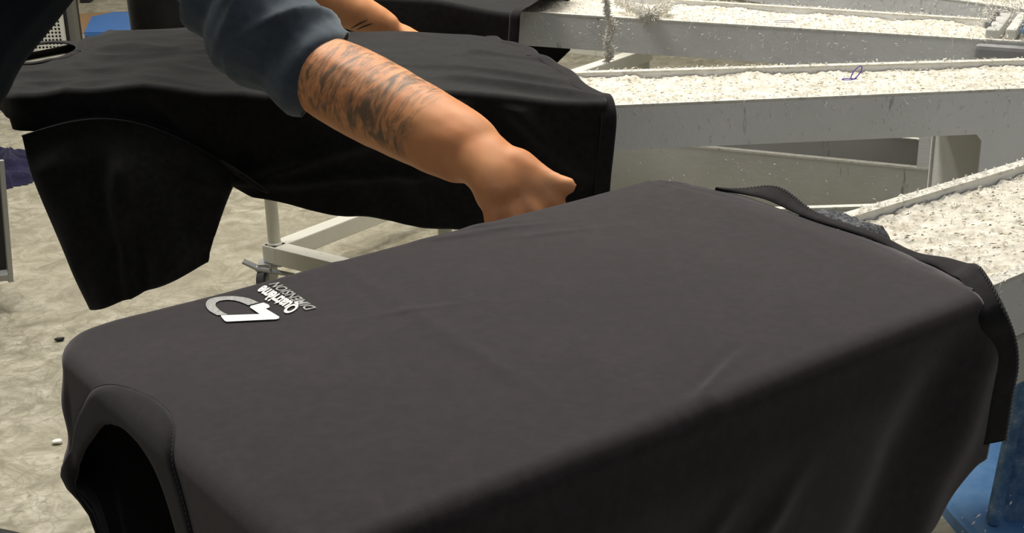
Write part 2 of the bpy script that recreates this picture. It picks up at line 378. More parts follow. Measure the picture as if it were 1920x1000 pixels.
for az, txt in ARMS.items():
    V, F, L, rnd = arm(az, r_low={53.3: .95, 143: 1.72, 116.5: 2.0}.get(az, 1.68))
    LF[az] = L
    o = mesh_obj('lint_layer', V, F, M_LINT, None, True)
    tag(o, 'white cotton lint and fibres lying on the ' + txt, 'lint', None, 'stuff')
    V, F = [], []  # dark specks drawn as the shade in gaps between lint clumps
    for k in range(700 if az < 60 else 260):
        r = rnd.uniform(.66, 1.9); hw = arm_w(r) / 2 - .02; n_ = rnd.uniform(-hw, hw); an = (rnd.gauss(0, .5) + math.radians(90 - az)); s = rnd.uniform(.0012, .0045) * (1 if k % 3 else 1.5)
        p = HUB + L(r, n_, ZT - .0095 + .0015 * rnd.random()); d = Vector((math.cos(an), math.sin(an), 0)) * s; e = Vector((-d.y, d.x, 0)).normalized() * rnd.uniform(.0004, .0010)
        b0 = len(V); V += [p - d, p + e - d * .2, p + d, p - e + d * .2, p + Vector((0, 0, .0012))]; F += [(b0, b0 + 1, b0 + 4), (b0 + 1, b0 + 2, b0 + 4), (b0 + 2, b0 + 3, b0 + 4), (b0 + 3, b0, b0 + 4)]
    tag(mesh_obj('lint_gap_shade', V, F, M_GAPSHADE), 'small dark specks drawn as shade in the gaps of the lint on the ' + txt, 'painted shade', None, 'stuff')
    # clots of lint stuck on the side faces
    V, F = [], []
    for k in range(420):
        r = rnd.uniform(.65, 1.9)
        if rnd.random() < .7: zc, sc_ = rnd.uniform(ZT - .075, ZT - .008), 1
        else: zc, sc_ = rnd.uniform(.49, .6), -1
        n_ = arm_w(r) / 2 + .0008
        sg = 1 if rnd.random() < .92 else -1
        p = HUB + L(r, sg * n_, zc); s = rnd.uniform(.0007, .0024)
        b0 = len(V); out = L(0, sg, 0) * s * .8
        an = rnd.uniform(0, PI); e1 = L(math.cos(an), 0, math.sin(an)) * s * rnd.uniform(1, 2.6); e2 = L(-math.sin(an), 0, math.cos(an)) * s * .7
        V += [p + e1, p + e2, p - e1, p - e2, p + out + e1 * .2]
        F += [(b0, b0 + 1, b0 + 4), (b0 + 1, b0 + 2, b0 + 4), (b0 + 2, b0 + 3, b0 + 4), (b0 + 3, b0, b0 + 4)]
    for k in range(26):
        r = rnd.uniform(.7, 1.85); p = HUB + L(r, arm_w(r) / 2 + .001, ZT - rnd.uniform(.0, .045))
        pts = [p]
        for q in range(4): pts.append(pts[-1] + Vector((rnd.uniform(-.003, .003), rnd.uniform(-.003, .001), -rnd.uniform(.001, .005))))
        tube_data(pts, .00045, 4, V, F)
    o = mesh_obj('lint_clots', V, F, M_FLAKE); tag(o, 'tiny white lint clots stuck to the sides of the ' + txt, 'lint', None, 'stuff')

# central column, blue base, gusset
bm = bmesh.new(); add_cyl(bm, (0, 0, 0), (0, 0, .026), .87, .87, 128); bm_obj('base_disc', bm, M_BLUE, car)
bm = bmesh.new(); add_cyl(bm, (0, 0, .026), (0, 0, .032), .862, .855, 128); add_cyl(bm, (0, 0, .03), (0, 0, .16), .30, .28, 48); bm_obj('base_top', bm, M_BLUE, car)
bm = bmesh.new(); add_cyl(bm, (0, 0, .12), (0, 0, .80), .20, .17, 48); bm_obj('column', bm, M_BLUE, car)
bm = bmesh.new(); add_cyl(bm, (0, 0, .46), (0, 0, .62), .50, .50, 64); add_cyl(bm, (0, 0, .80), (0, 0, .87), .64, .64, 64); bm_obj('hub_plate', bm, M_PAINT_LOW, car)
for az in (20, 147, 210):
    a = math.radians(az); D = Vector((-math.sin(a), -math.cos(a), 0)); N = Vector((-D.y, D.x, 0))
    bm = bmesh.new()
    pr = [(.2, .032), (.80, .032), (.80, .40), (.2, .47)]
    for s_ in (-1, 1):
        add_prism(bm, [D * p + N * s_ * .075 + Vector((0, 0, q)) for p, q in pr], N * s_ * .01)
    bm_obj('support_gusset', bm, M_BLUEDUST, car)
# blue upright standing on the rim of the base
bm = bmesh.new(); xb = .910 - HUB.x; yb = 2.28 - HUB.y
add_prism(bm, [(xb + .025, yb, .032), (xb + .30, yb - .02, .032), (xb + .30, yb - .02, .335), (xb, yb, .335)], (.03, .10, 0))
bm_obj('support_gusset', bm, M_BLUEDUST, car)
bm = bmesh.new(); add_box(bm, (xb + .012, yb - .012, .185), (.020, .03, .30), Matrix.Rotation(.08, 3, 'Y'), .006); bm_obj('gusset_edge', bm, M_BLUEDUST, car)
# ------------------------------------------------------------------ platens
def platen(O, ax_az, s0, s1, hw, label, tongue=True, ztop=-.020):
    a = math.radians(ax_az); X = Vector((math.sin(a), math.cos(a), 0)); N = Vector((-X.y, X.x, 0))
    t = thing('platen', label, 'platen', O + X * s1 - Vector((0, 0, .02)), 'shirt platens of the carousel')
    inv = -(O + X * s1 - Vector((0, 0, .02)))
    def W(s, n, z): return O + X * s + N * n + Vector((0, 0, z)) + inv
    bm = bmesh.new(); pts = []; rc = .06
    for (cs, cn, a0) in ((s0 + rc, -hw + rc, PI), (s1 - rc, -hw + rc, 1.5 * PI), (s1 - rc, hw - rc, 0), (s0 + rc, hw - rc, .5 * PI)):
        for k in range(7):
            q = a0 + k * PI / 12; pts.append(W(cs + rc * math.cos(q), cn + rc * math.sin(q), ztop - .012))
    add_prism(bm, pts, (0, 0, .012)); bm_obj('board', bm, M_PLATEN, t)
    bm = bmesh.new()
    for n in (-.08, .08):
        c = [W(s1 - .45, n - .02, -.062), W(s1 + .02, n - .02, -.062), W(s1 + .02, n + .02, -.062), W(s1 - .45, n + .02, -.062)]
        add_prism(bm, c, (0, 0, ztop - .012 + .062))
    bm_obj('bracket', bm, M_METAL, t)
    if tongue:
        V, F = [], []
        for i in range(41):
            for j in range(13):
                s = s1 - .06 + .165 * j / 12; n = -.052 + .105 * i / 40
                e = min(i, 40 - i) / 8; e2 = (12 - j) / 3
                q = Vector((s, n, 2)) * 60
                V.append(W(s + .012 * noise.noise(Vector((n * 30, 0, 3))), n, -.004 - .010 * (1 - j / 12) ** 2 + .003 * noise.noise(q) + .003 * noise.noise(q * 3) - .02 * (1 - min(1, e)) ** 2 - .012 * (1 - min(1, e2)) ** 2))
        for i in range(40):
            for j in range(12):
                k = i * 13 + j; F.append((k, k + 13, k + 14, k + 1))
        o = mesh_obj('pad_end', V, F, M_GREYFUZZ, t, True); tag(o, 'ragged grey felt pad end'); o.modifiers.new('s', 'SOLIDIFY').thickness = -.004
    return X, N

# ------------------------------------------------------------------ shirts
def shirt_mesh(O, az, s0, sh, hw, depth, droop, fold, flare, corner=.055, bump_end=0, hole=None, tophole=None, er=.012, seed=0, nside=150, nend=70, nrow=46, nring=26, top_extra=None, sdrift=None):
    a = math.radians(az); X = Vector((math.sin(a), math.cos(a), 0)); N = Vector((-X.y, X.x, 0))
    path = []
    sA, sB = sh(-hw), sh(hw)
    for k in range(nside): path.append((sA + (s0 + corner - sA) * k / nside, -hw, 0, -1))
    for k in range(16):
        q = 1.5 * PI - k / 16 * PI / 2; path.append((s0 + corner + corner * math.cos(q), -hw + corner + corner * math.sin(q), math.cos(q), math.sin(q)))
    for k in range(nend): path.append((s0, -hw + corner + (2 * hw - 2 * corner) * k / nend, -1, 0))
    for k in range(16):
        q = PI - k / 16 * PI / 2; path.append((s0 + corner + corner * math.cos(q), hw - corner + corner * math.sin(q), math.cos(q), math.sin(q)))
    for k in range(nside + 1): path.append((s0 + corner + (sB - s0 - corner) * k / nside, hw, 0, 1))
    V, F, rows = [], [], []
    def W(s, n, z): return O + X * s + N * n + Vector((0, 0, z))
    info = []
    nT = len(path)
    arc = [0]
    for i in range(1, nT): arc.append(arc[-1] + math.hypot(path[i][0] - path[i - 1][0], path[i][1] - path[i - 1][1]))
    for i, (s, n, ns_, nn_) in enumerate(path):
        col = []
        be = bump_end * (math.cos(min(1, abs(n) / hw) * PI) * .5 + .5) * max(0, -ns_)
        s_o = s - be
        kk = min(i, nT - 1 - i); inn_s = sh(0) + (s0 + hw * .9 - sh(0)) * min(1, kk / nside)
        # top rings from spine outwards
        for r in range(nring):
            u = r / nring
            ss = inn_s + (s_o - ns_ * er - inn_s) * u; n2 = (n - nn_ * er) * u
            # follow hem curve near the hem
            if kk == 0: ss = sh(n2)
            zt = (top_extra(ss, n2) if top_extra else 0)
            col.append((ss, n2, droop(ss, n2) + zt)); 
        base_s, base_n = s_o - ns_ * er, n - nn_ * er
        zb = droop(base_s, base_n) + (top_extra(base_s, base_n) if top_extra else 0)
        for r in range(7):
            q = r / 6 * PI / 2 * .97
            col.append((base_s + ns_ * er * math.sin(q), base_n + nn_ * er * math.sin(q), zb - er * (1 - math.cos(q))))
        dp = depth(s, n, ns_, nn_)
        for r in range(1, nrow + 1):
            h = r / nrow; h = h * dp
            off = flare(s, n, ns_, nn_, h) + fold(arc[i], s, n, ns_, nn_, h)
            col.append((s_o + ns_ * off + (sdrift(s, nn_, h) if sdrift else 0), n + nn_ * off, zb - er - h))
        info.append(col)
    nc = len(info[0])
    for col in info:
        for (s, n, z) in col: V.append(W(s, n, z))
    for i in range(nT - 1):
        for j in range(nc - 1):
            k = i * nc + j
            cs = [info[i][j], info[i][j + 1], info[i + 1][j + 1], info[i + 1][j]]
            c = tuple(sum(q[d] for q in cs) / 4 for d in range(3))
            if hole and hole(c, j, path[i]): continue
            if tophole and j < nring and tophole(c): continue
            F.append((k, k + 1, k + 1 + nc, k + nc))
    me = bpy.data.meshes.new('shirt_body'); me.from_pydata(V, [], F); me.update()
    bm = bmesh.new(); bm.from_mesh(me); bmesh.ops.remove_doubles(bm, verts=bm.verts, dist=.0004)
    bmesh.ops.delete(bm, geom=[v for v in bm.verts if not v.link_faces], context='VERTS')
    bmesh.ops.recalc_face_normals(bm, faces=bm.faces)
    bm.to_mesh(me); bm.free()
    return me, info, W, X, N, nring
def ribbon(name, centre, widthv, up, mat, parent, thick=.0035, smooth=True, rows=6):
    """band following centre points; widthv(i), up(i) vectors; lofted closed profile"""
    V, F = [], []
    n = len(centre); prof = []
    for k in range(rows + 1): prof.append((-.5 + k / rows, .5))
    for k in range(rows + 1): prof.append((.5 - k / rows, -.5))
    m_ = len(prof)
    for i, c in enumerate(centre):
        w_, u_ = widthv(i), up(i)
        for (x, y) in prof:
            rr = math.sqrt(max(0, 1 - (2 * abs(x)) ** 4))
            V.append(Vector(c) + w_ * x + u_ * (y * thick * (.35 + .65 * rr)))
    for i in range(n - 1):
        for k in range(m_):
            a_, b_ = i * m_ + k, i * m_ + (k + 1) % m_; F.append((a_, b_, b_ + m_, a_ + m_))
    F.append(tuple(range(m_))); F.append(tuple((n - 1) * m_ + k for k in range(m_))[::-1])
    return mesh_obj(name, V, F, mat, parent, smooth)
def stitches(name, pts, step, length, vec, mat, parent, r=.0007, slant=.6):
    V, F = [], []; acc = 0
    for i in range(1, len(pts)):
        a_, b_ = Vector(pts[i - 1]), Vector(pts[i]); L_ = (b_ - a_).length
        if L_ < 1e-6: continue
        d = (b_ - a_) / L_
        while acc < L_:
            p = a_ + d * acc; v = vec(i)
            tube_data([p, p + (v * length + d * length * slant)], r, 4, V, F); acc += step
        acc -= L_
    o = mesh_obj(name, V, F, mat, parent); o['kind'] = 'stuff'; return o

# ---- near shirt ------------------------------------------------------------
O1 = Vector((-.267, .967, .95)); AZ1 = 53.3
X1, N1 = platen(O1, AZ1, .03, .72, .215, 'platen inside the near printed black t-shirt, ragged grey pad end showing')
tab_h = [(-.01, .42), (.3, .38), (.5, .31), (.646, .222), (.70, .165), (.735, .148), (.78, .146)]
def dep1(s, n, a, b):
    if b < -.5: return lerp_table(tab_h, s)
    if b > .5: return lerp_table([(0, .40), (.3, .34), (.6, .30), (.78, .15)], s)
    return .40
def sh1(n):
    return lerp_table([(-.247, .708), (-.215, .728), (-.16, .757), (-.09, .764), (0, .760), (.12, .768), (.19, .748), (.247, .715)], n)
def droop1(s, n):
    z = -.010 * sstep(.70, .78, s) * sstep(-.02, -.2, n) 
    z -= .006 * sstep(.715, .78, s)
    z -= .006 * sstep(.05, -.03, s)
    return z
def top1(s, n):
    q = Vector((s * 3, n * 3, 1.3))
    z = .0016 * noise.noise(q * 2)
    # crease near the lower right of the top, and puckers along the far edge
    d = ((s - .391) * -.406 + (n + .21) * .914); t = (s - .391) * .914 + (n + .21) * .406
    k = sstep(-.065, -.02, t) * sstep(.07, .0, t)
    z += k * (.0026 * math.exp(-(d / .005) ** 2) - .0016 * math.exp(-((d - .010) / .006) ** 2))
    z += .0012 * math.exp(-((s - .262 - .06 * n) / .010) ** 2) * sstep(-.2, -.05, n)
    for (cs, cn, ln, am) in ((.47, .205, .05, .0022), (.42, .215, .04, .0018), (.50, .16, .05, .0012), (.27, .07, .05, .0009), (.44, .235, .06, .002)):
        dd = abs((s - cs) * .35 + (n - cn)); tt = abs((s - cs) - (n - cn) * .35)
        z += am * math.exp(-(dd / .006) ** 2) * math.exp(-(tt / ln) ** 2)
    # slight sag beyond platen
    return z
def fold1(t, s, n, a, b, h):
    g = sstep(0, .12, h)
    f = 0
    if b < -.3:
        x = s - h * .75
        f += g * (.010 * noise.noise(Vector((x * 6, h * 1.2, 3.1))) + .004 * noise.noise(Vector((x * 17, h * 2.5, 8))))
        f += .008 * math.exp(-((s - .695 + h * .30) / .026) ** 2) * sstep(.0, .05, h)
        f -= .009 * math.exp(-((s - .645 + h * .45) / .035) ** 2) * sstep(.0, .06, h)
        f += .0045 * math.exp(-((s - .52 + h * .9) / .02) ** 2) * sstep(.05, .12, h)
        f += .004 * math.exp(-((s - .44 + h * .9) / .016) ** 2) * sstep(.05, .12, h)
    elif b > .3 and a > -.3:
        f += g * .02 * noise.noise(Vector((s * 8, h * 3, 5)))
    else:
        f += g * (.010 * noise.noise(Vector((n * 9, h * 4, 2))))
    if a < 0 and b > 0:   # shoulder bulge at the far neck corner
        k = math.sqrt(min(a * -1, b) * 1.42)
        f += k * (.009 * sstep(0, .05, h) + .008 * math.exp(-((h - .115) / .022) ** 2) - .006 * math.exp(-((h - .075) / .025) ** 2) - .014 * sstep(.12, .16, h))
    return f
def drift1(s, b, h): return .026 * sstep(.58, .708, s) * sstep(-.012, .05, h) if b < -.5 else 0
def flare1(s, n, a, b, h):
    if b < -.5: return -.03 * (h / .4) ** 1.5 + .006 * sstep(0, .06, h)
    if a < -.5: return -.02 * sstep(.05, .3, h)
    return -.02 * sstep(0, .2, h) * abs(b)
# neck opening on the end face, (n, z): closed polygon
NECK = [(-.038, -.33), (-.030, -.15), (-.020, -.095), (-.004, -.062), (.018, -.044), (.048, -.036), (.082, -.038), (.120, -.052), (.156, -.080), (.188, -.112), (.212, -.160), (.216, -.33)]
S0, RC, HWD, ER = -.018, .04, .247, .019
def arcq(p):
    """arc coordinate along the neck end: n on the straight part, continued round the far corner"""
    if p[3] > 0 and p[2] < 0: return HWD - RC + RC * math.atan2(p[3], -p[2])
    return p[1]
def inpoly(x, y, P):
    r = False; j = len(P) - 1
    for i in range(len(P)):
        if (P[i][1] > y) != (P[j][1] > y) and x < (P[j][0] - P[i][0]) * (y - P[i][1]) / (P[j][1] - P[i][1]) + P[i][0]: r = not r
        j = i
    return r
NECK_O = []
for i_, p_ in enumerate(NECK):
    d_ = Vector((*NECK[min(i_ + 1, len(NECK) - 1)], 0)) - Vector((*NECK[max(i_ - 1, 0)], 0)); d_.normalize()
    NECK_O.append((p_[0] - d_.y * .009, p_[1] + d_.x * .009))
def hole1(c, j, p): return c[2] < -.006 and p[2] < -.05 and inpoly(arcq(p), c[2], NECK_O)
sh1_t = thing('t_shirt', 'black t-shirt stretched over the nearest platen with white and grey chest logo', 't-shirt', (0, 0, 0), 'black t-shirts on the platens')
me, info, W1, X1, N1, nring = shirt_mesh(O1, AZ1, S0, sh1, HWD, dep1, droop1, fold1, flare1, corner=RC, hole=hole1, er=ER, top_extra=lambda s, n: top1(s, n), sdrift=drift1, nside=190, nend=110, nrow=60, nring=60)
body = link('body', me, M_BLACK, sh1_t, True)
md = body.modifiers.new('s', 'SOLIDIFY'); md.thickness = .0012; md.offset = -1
# collar rib: follows the neck polygon outwards, lying on the end face
UPZ = Vector((0, 0, 1))
def surf(q, v):
    """skin point and normal at arc coordinate q, v measured down over the rounded edge"""
    if q > HWD - RC: th = (q - HWD + RC) / RC; a, b = -math.cos(th), math.sin(th); s, n = S0 + RC + RC * a, HWD - RC + RC * b
    else: s, n, a, b = S0, q, -1, 0
    bs, bn = s - a * ER, n - b * ER
    L_ = ER * PI / 2
    if v < 0:
        ss, n2 = bs - a * -v, bn - b * -v; return W1(ss, n2, droop1(ss, n2) + top1(ss, n2)), UPZ
    zb = droop1(bs, bn) + top1(bs, bn)
    o = X1 * a + N1 * b
    if v < L_:
        t = v / ER; return W1(bs + a * ER * math.sin(t), bn + b * ER * math.sin(t), zb - ER * (1 - math.cos(t))), o * math.sin(t) + UPZ * math.cos(t)
    h = v - L_; off = flare1(s, n, a, b, h) + fold1(0, s, n, a, b, h)
    return W1(s + a * off, n + b * off, zb - ER - h), o
neckc = catmull([(p[0], p[1], 0) for p in NECK], 9)
rows, V, F, seam, NW = 9, [], [], [], []
for i, p in enumerate(neckc):
    d = (neckc[min(i + 1, len(neckc) - 1)] - neckc[max(i - 1, 0)]).normalized(); o2 = Vector((-d.y, d.x, 0))
    if (p - Vector((.10, -.2, 0))).dot(o2) < 0: o2 = -o2
    wdt = lerp_table([(-.036, .022), (-.018, .036), (.01, .042), (.09, .032), (.16, .027), (.205, .014)], p.x)
    up_, dn_ = [], []
    for k in range(rows):
        u = k / (rows - 1); q = p + o2 * (wdt * (u * 1.08 - .06)); P_, n_ = surf(q.x, -q.y - .002)
        th = .0022 * math.sqrt(max(0, 1 - (2 * u - 1) ** 6)) + .0012
        up_.append(P_ + n_ * th); dn_.append(P_ - n_ * .0012)
        if k == rows - 1: seam.append(P_ + n_ * .0008); NW.append(n_)
    V += up_ + dn_[::-1]
m_ = rows * 2
for i in range(len(neckc) - 1):
    for k in range(m_):
        a_, b_ = i * m_ + k, i * m_ + (k + 1) % m_; F.append((a_, b_, b_ + m_, a_ + m_))
mesh_obj('collar', V, F, M_RIB, sh1_t, True)
V, F = tube_data(seam, .0009, 6); mesh_obj('collar_seam', V, F, M_RIB, sh1_t, True)
V, F = tube_data([p + n_ * .0012 - (Vector((0, 0, 0))) for p, n_ in zip(seam, NW)], .0004, 4)
stitches('collar_stitching', [p + n_ * .001 for p, n_ in zip(seam, NW)][10:40], .0042, .0022, lambda i: N1 * .2 + UPZ * -.8, M_THREAD, sh1_t, .0005, 0)
# back of the shirt hanging slack under the platen, closing the tube seen through the neck
V, F = [], []
for i in range(25):
    for j in range(17):
        s_ = .02 + .66 * i / 24; n_ = -.215 + .43 * j / 16
        dp = lerp_table(tab_h, s_) - .012
        V.append(W1(s_, n_, -dp + .05 * (1 - (n_ / .22) ** 2) * sstep(.2, .7, s_) + .006 * noise.noise(Vector((s_ * 9, n_ * 9, 1)))))
for i in range(24):
    for j in range(16):
        k = i * 17 + j; F.append((k, k + 17, k + 18, k + 1))
mesh_obj('back_panel', V, F, M_BLACK2, sh1_t, True)
# neck tape hanging inside the opening
tp = catmull([(.060, -.038, 0), (.038, -.046, 0), (.016, -.062, 0), (.004, -.086, 0)], 8)
ribbon('neck_tape', [W1(-.008, p.x + .004, p.y) for p in tp], lambda i: N1 * .014 + X1 * .008 - UPZ * .004, lambda i: -X1, fabric('grey_neck_tape', (.06, .06, .065), .3, (1, 1, 1), (.12, .12, .13)), sh1_t, .0015)
# hem band along the open end; runs from the far corner over the top and down the near side
HB = []
for k in range(60):
    n = .160 - .390 * k / 59; s = sh1(n); HB.append((s, n, droop1(s, n), 'top'))
hp = [W1(s, n, z) for s, n, z, _ in HB]
sT = sh1(-HWD) - .006; zT_ = droop1(sT, -HWD + ER) + top1(sT, -HWD + ER)
tail = [W1(sT + drift1(sT, -1, h), -HWD - flare1(sT, -HWD, 0, -1, h) - fold1(0, sT, -HWD, 0, -1, h), zT_ - ER - h) for h in (0, .03, .06, .09, .12, .142)]
allp = catmull([hp[i] for i in range(0, 60, 4)] + tail, 8)
lift, wid, ups = [], [], []
NA = len(allp)
for i, p in enumerate(allp):
    t = i / (NA - 1)
    tk = sstep(.68, .82, t)      # 0 on top, 1 down the side
    u_ = (UPZ * (1 - tk) + (-N1) * tk).normalized()
    curl = .3 * math.exp(-((t - .14) / .09) ** 2) + .25 * sstep(.55, .75, t)
    wdt = .014 + .010 * math.exp(-((t - .14) / .10) ** 2) + .015 * sstep(.45, .75, t)
    wdt *= .25 + .75 * sstep(0, .10, t)
    wd = (X1 * .96 + u_ * (.10 + curl) ).normalized() * wdt
    wid.append(wd); ups.append(u_)
    lift.append(p + wd * (.40 - .20 * sstep(.45, .62, t)) + u_ * (.0015 + .006 * math.exp(-((t - .14) / .08) ** 2)) - u_ * .004 * sstep(.42, .5, t) * sstep(.6, .5, t) + u_ * .0035 * sstep(.52, .62, t) * sstep(.80, .70, t))
ribbon('hem', lift, lambda i: wid[i], lambda i: ups[i], M_RIB, sh1_t, .0042, rows=6)
st = [lift[i] + wid[i] * .48 + ups[i] * .0015 for i in range(NA)]
stitches('hem_stitching', st[int(NA * .04):int(NA * .30)] , .0045, .005, lambda i: -X1, M_THREAD, sh1_t, .0005, .5)
stitches('hem_stitching', st[int(NA * .70):] , .0045, .005, lambda i: -X1, M_THREAD, sh1_t, .0005, .7)
# folded-back under layer closing the hanging hem corner
# ---- printed logo on the near shirt
def top_pt(s, n, dz=.0009): return W1(s, n, droop1(s, n) + top1(s, n) + dz)
TX, TY = -1, -1
# logo frame: text runs towards +N, text up towards -X. origin at px(591,580)
def LP(u, v, dz=.0012): return top_pt(.196 - v, .126 + u, dz)
def flat_poly(name, pts, mat, dz=.0012):
    bm = bmesh.new(); f = bm.faces.new([bm.verts.new(LP(u, v, dz)) for u, v in pts])
    bmesh.ops.triangulate(bm, faces=[f], ngon_method='EAR_CLIP'); return bm_obj(name, bm, mat, sh1_t)
def text_mesh(txt, size, shear, space, bold=0):
    cu = bpy.data.curves.new('t', 'FONT'); cu.body = txt; cu.size = size; cu.shear = shear; cu.space_character = space; cu.offset = bold
    cu.resolution_u = 4; o = bpy.data.objects.new('t', cu); COL.objects.link(o)
    dg = bpy.context.evaluated_depsgraph_get(); me = bpy.data.meshes.new_from_object(o.evaluated_get(dg)); bpy.data.objects.remove(o)
    return me
def place_text(name, txt, u0_, v0_, width, size, shear, mat, bold=0, space=1, dz=.0013):
    me = text_mesh(txt, size, shear, space, bold)
    xs = [v.co.x for v in me.vertices]; k = width / (max(xs) - min(xs)); x0 = min(xs)
    for v in me.vertices: v.co = LP(u0_ + (v.co.x - x0) * k, v0_ + v.co.y, dz)
    me.update(); me.flip_normals() if me.polygons[0].normal.z < 0 else None
    return link(name, me, mat, sh1_t)
# ------------------------------------------------------------------ (logo marks placed below)
LOGO = True
PXMARK = {
 'four': [(414, 593), (416, 597), (421, 603), (425, 605), (518, 600.5), (523, 599), (524, 596), (498, 580), (504, 579), (506, 577), (504, 573), (494, 569), (490, 570), (470, 575), (469, 578), (487, 590.5), (418, 593)],
}
def px_top(px, py, z=.95):
    v = FW * FPX + RT * (px - 960) - UP * (py - 500); t = (z - CH) / v.z; p = Vector((0, 0, CH)) + v * t - O1
    return p.dot(X1), p.dot(N1)
def mark(name, pxs, mat, dz=.0012):
    bm = bmesh.new(); f = bm.faces.new([bm.verts.new(top_pt(*px_top(*p), dz)) for p in pxs])
    f.normal_update(); bmesh.ops.triangulate(bm, faces=[f], ngon_method='EAR_CLIP'); o = bm_obj(name, bm, mat, sh1_t); return o
tag(mark('printed_four', PXMARK['four'][:-1], M_INK, .0016), 'white printed figure four')
dout = catmull([(485, 568, 0), (466, 560, 0), (440, 556, 0), (412, 557, 0), (392, 562, 0), (386, 572, 0), (392, 583, 0), (407, 592, 0)], 6)
din = catmull([(427, 591, 0), (413, 583, 0), (404, 573, 0), (409, 566, 0), (424, 563, 0), (440, 564, 0), (454, 568, 0), (465, 573, 0)], 6)
tag(mark('printed_letter', [(p.x, p.y) for p in dout] + [(p.x, p.y) for p in din], M_INKG), 'mottled silver printed letter D')
def text_px(name, txt, p0, p1, ptop, mat, bold, shear, label):
    """baseline from p0 to p1, cap height reaching ptop above p0; all as points on the shirt's top"""
    a_ = Vector(px_top(*p0)); b_ = Vector(px_top(*p1)); c_ = Vector(px_top(*ptop))
    me = text_mesh(txt, 1, 0, 1.0, bold); xs = [v.co.x for v in me.vertices]; x0, x1 = min(xs), max(xs); hcap = .70
    for v in me.vertices:
        q = a_ + (b_ - a_) * ((v.co.x - x0) / (x1 - x0)) + (c_ - a_) * (v.co.y / hcap)
        v.co = top_pt(q.x, q.y, .0013)
    me.update()
    if me.polygons[0].normal.z < 0: me.flip_normals()
    return tag(link(name, me, mat, sh1_t), label)
text_px('printed_text', 'DIMENSION', (593, 579), (523, 530.5), (573, 583), M_INKG, 0.012, 0, 'silver printed word DIMENSION')
text_px('printed_text', 'Quatrième', (563, 577), (496, 536), (541, 591), M_INK, .035, 0, 'white printed script word Quatrième')

# ---- second shirt -------------------------------------------------------------
O2 = Vector((-.785, 2.350, .95)); AZ2 = 94.0
X2, N2 = platen(O2, AZ2, -.11, .79, .208, 'platen under the black t-shirt below the worker, beige board showing in its collar', tongue=False, ztop=-.014)
def sh2(n): return lerp_table([(-.25, .955), (-.1, .90), (.1, .82), (.25, .74)], n)
def droop2(s, n):
    z = -.020 * sstep(.70, .95, s) - .012 * sstep(.05, .25, n) * sstep(.55, .78, s)
    z -= .004 * sstep(.12, .0, s) * sstep(.1, -.24, n)
    return z
def top2(s, n):
    q = Vector((s * 5, n * 7, 4.2)); g = sstep(.45, .2, s) * .7 + .3
    fl = 1 - math.exp(-(((s + .055) / .10) ** 2 + ((n - .075) / .13) ** 2) ** 2)
    z = g * fl * (.012 + .012 * noise.noise(q) + .009 * (.4 - abs(noise.noise(Vector((s * 9 + n * 6, n * 16, 2))) * 2)))
    # creases falling off the platen end
    for (s1_, n1_, s2_, n2_, am, wd) in ((.70, -.16, .93, -.215, .010, .016), (.62, -.06, .90, -.12, .007, .016), (.72, .05, .86, .02, .006, .014)):
        dx, dy = s2_ - s1_, n2_ - n1_; l = math.hypot(dx, dy); t = ((s - s1_) * dx + (n - n1_) * dy) / l / l; d = ((s - s1_) * dy - (n - n1_) * dx) / l
        z += am * math.exp(-(d / wd) ** 2) * sstep(-.3, .2, t) * sstep(1.3, .8, t)
    return z * sstep(.262, .235, abs(n) + 0) 
def dep2(s, n, a, b):
    if b < -.5: return lerp_table([(-.02, .050), (.08, .052), (.20, .056), (.30, .085), (.345, .130), (.40, .155), (.55, .19), (.70, .215), (.82, .20), (.955, .17)], s)
    if b > .5: return .2
    return .035
def fold2(t, s, n, a, b, h):
    if b < -.3:
        g = sstep(0, .05, h); x = s - h * .5
        f = g * (.022 * noise.noise(Vector((x * 8, h * 3, 7.7))) + .010 * noise.noise(Vector((x * 20, h * 5, 1.1))))
        for (s1_, h1, s2_, h2, am, wd) in ((.70, .0, .84, .13, .022, .022), (.80, .0, .92, .10, .016, .018), (.36, .13, .62, .06, .012, .012), (.38, .13, .70, .12, .010, .010), (.62, .02, .66, .16, .012, .02)):
            dx, dy = s2_ - s1_, h2 - h1; l = math.hypot(dx, dy); q = ((s - s1_) * dx + (h - h1) * dy) / l / l; d = ((s - s1_) * dy - (h - h1) * dx) / l
            f += am * math.exp(-(d / wd) ** 2) * sstep(-.15, .2, q) * sstep(1.25, .8, q)
        return f
    return .01 * noise.noise(Vector((n * 9, h * 4, 2)))
def flare2(s, n, a, b, h):
    return -.01 * h
def thole2(c): return ((c[0] + .055) / .062) ** 2 + ((c[1] - .075) / .085) ** 2 < 1
t2_ = thing('t_shirt', 'rumpled black t-shirt on the second platen, sleeve hanging down under the worker', 't-shirt', (0, 0, 0), 'black t-shirts on the platens')
me, info2, W2, X2, N2, _ = shirt_mesh(O2, AZ2, 0, sh2, .250, dep2, droop2, fold2, flare2, corner=.05, bump_end=.13, tophole=thole2, top_extra=top2, nside=170, nend=60, nrow=36, nring=44)
o = link('body', me, M_BLACK2, t2_, True); o.modifiers.new('s', 'SOLIDIFY').thickness = .0012
# collar ring round the neck opening on top
ring = []
for k in range(61):
    q = 2 * PI * k / 60; s_, n_ = -.055 + .066 * math.cos(q), .075 + .089 * math.sin(q)
    ring.append((s_, n_))
ribbon('collar', [W2(s_, n_, droop2(s_, n_) + top2(s_, n_) + .001) for s_, n_ in ring], lambda i: (X2 * (ring[i][0] + .055) / .066 + N2 * (ring[i][1] - .075) / .089).normalized() * .018, lambda i: UPZ, M_RIB, t2_, .004)
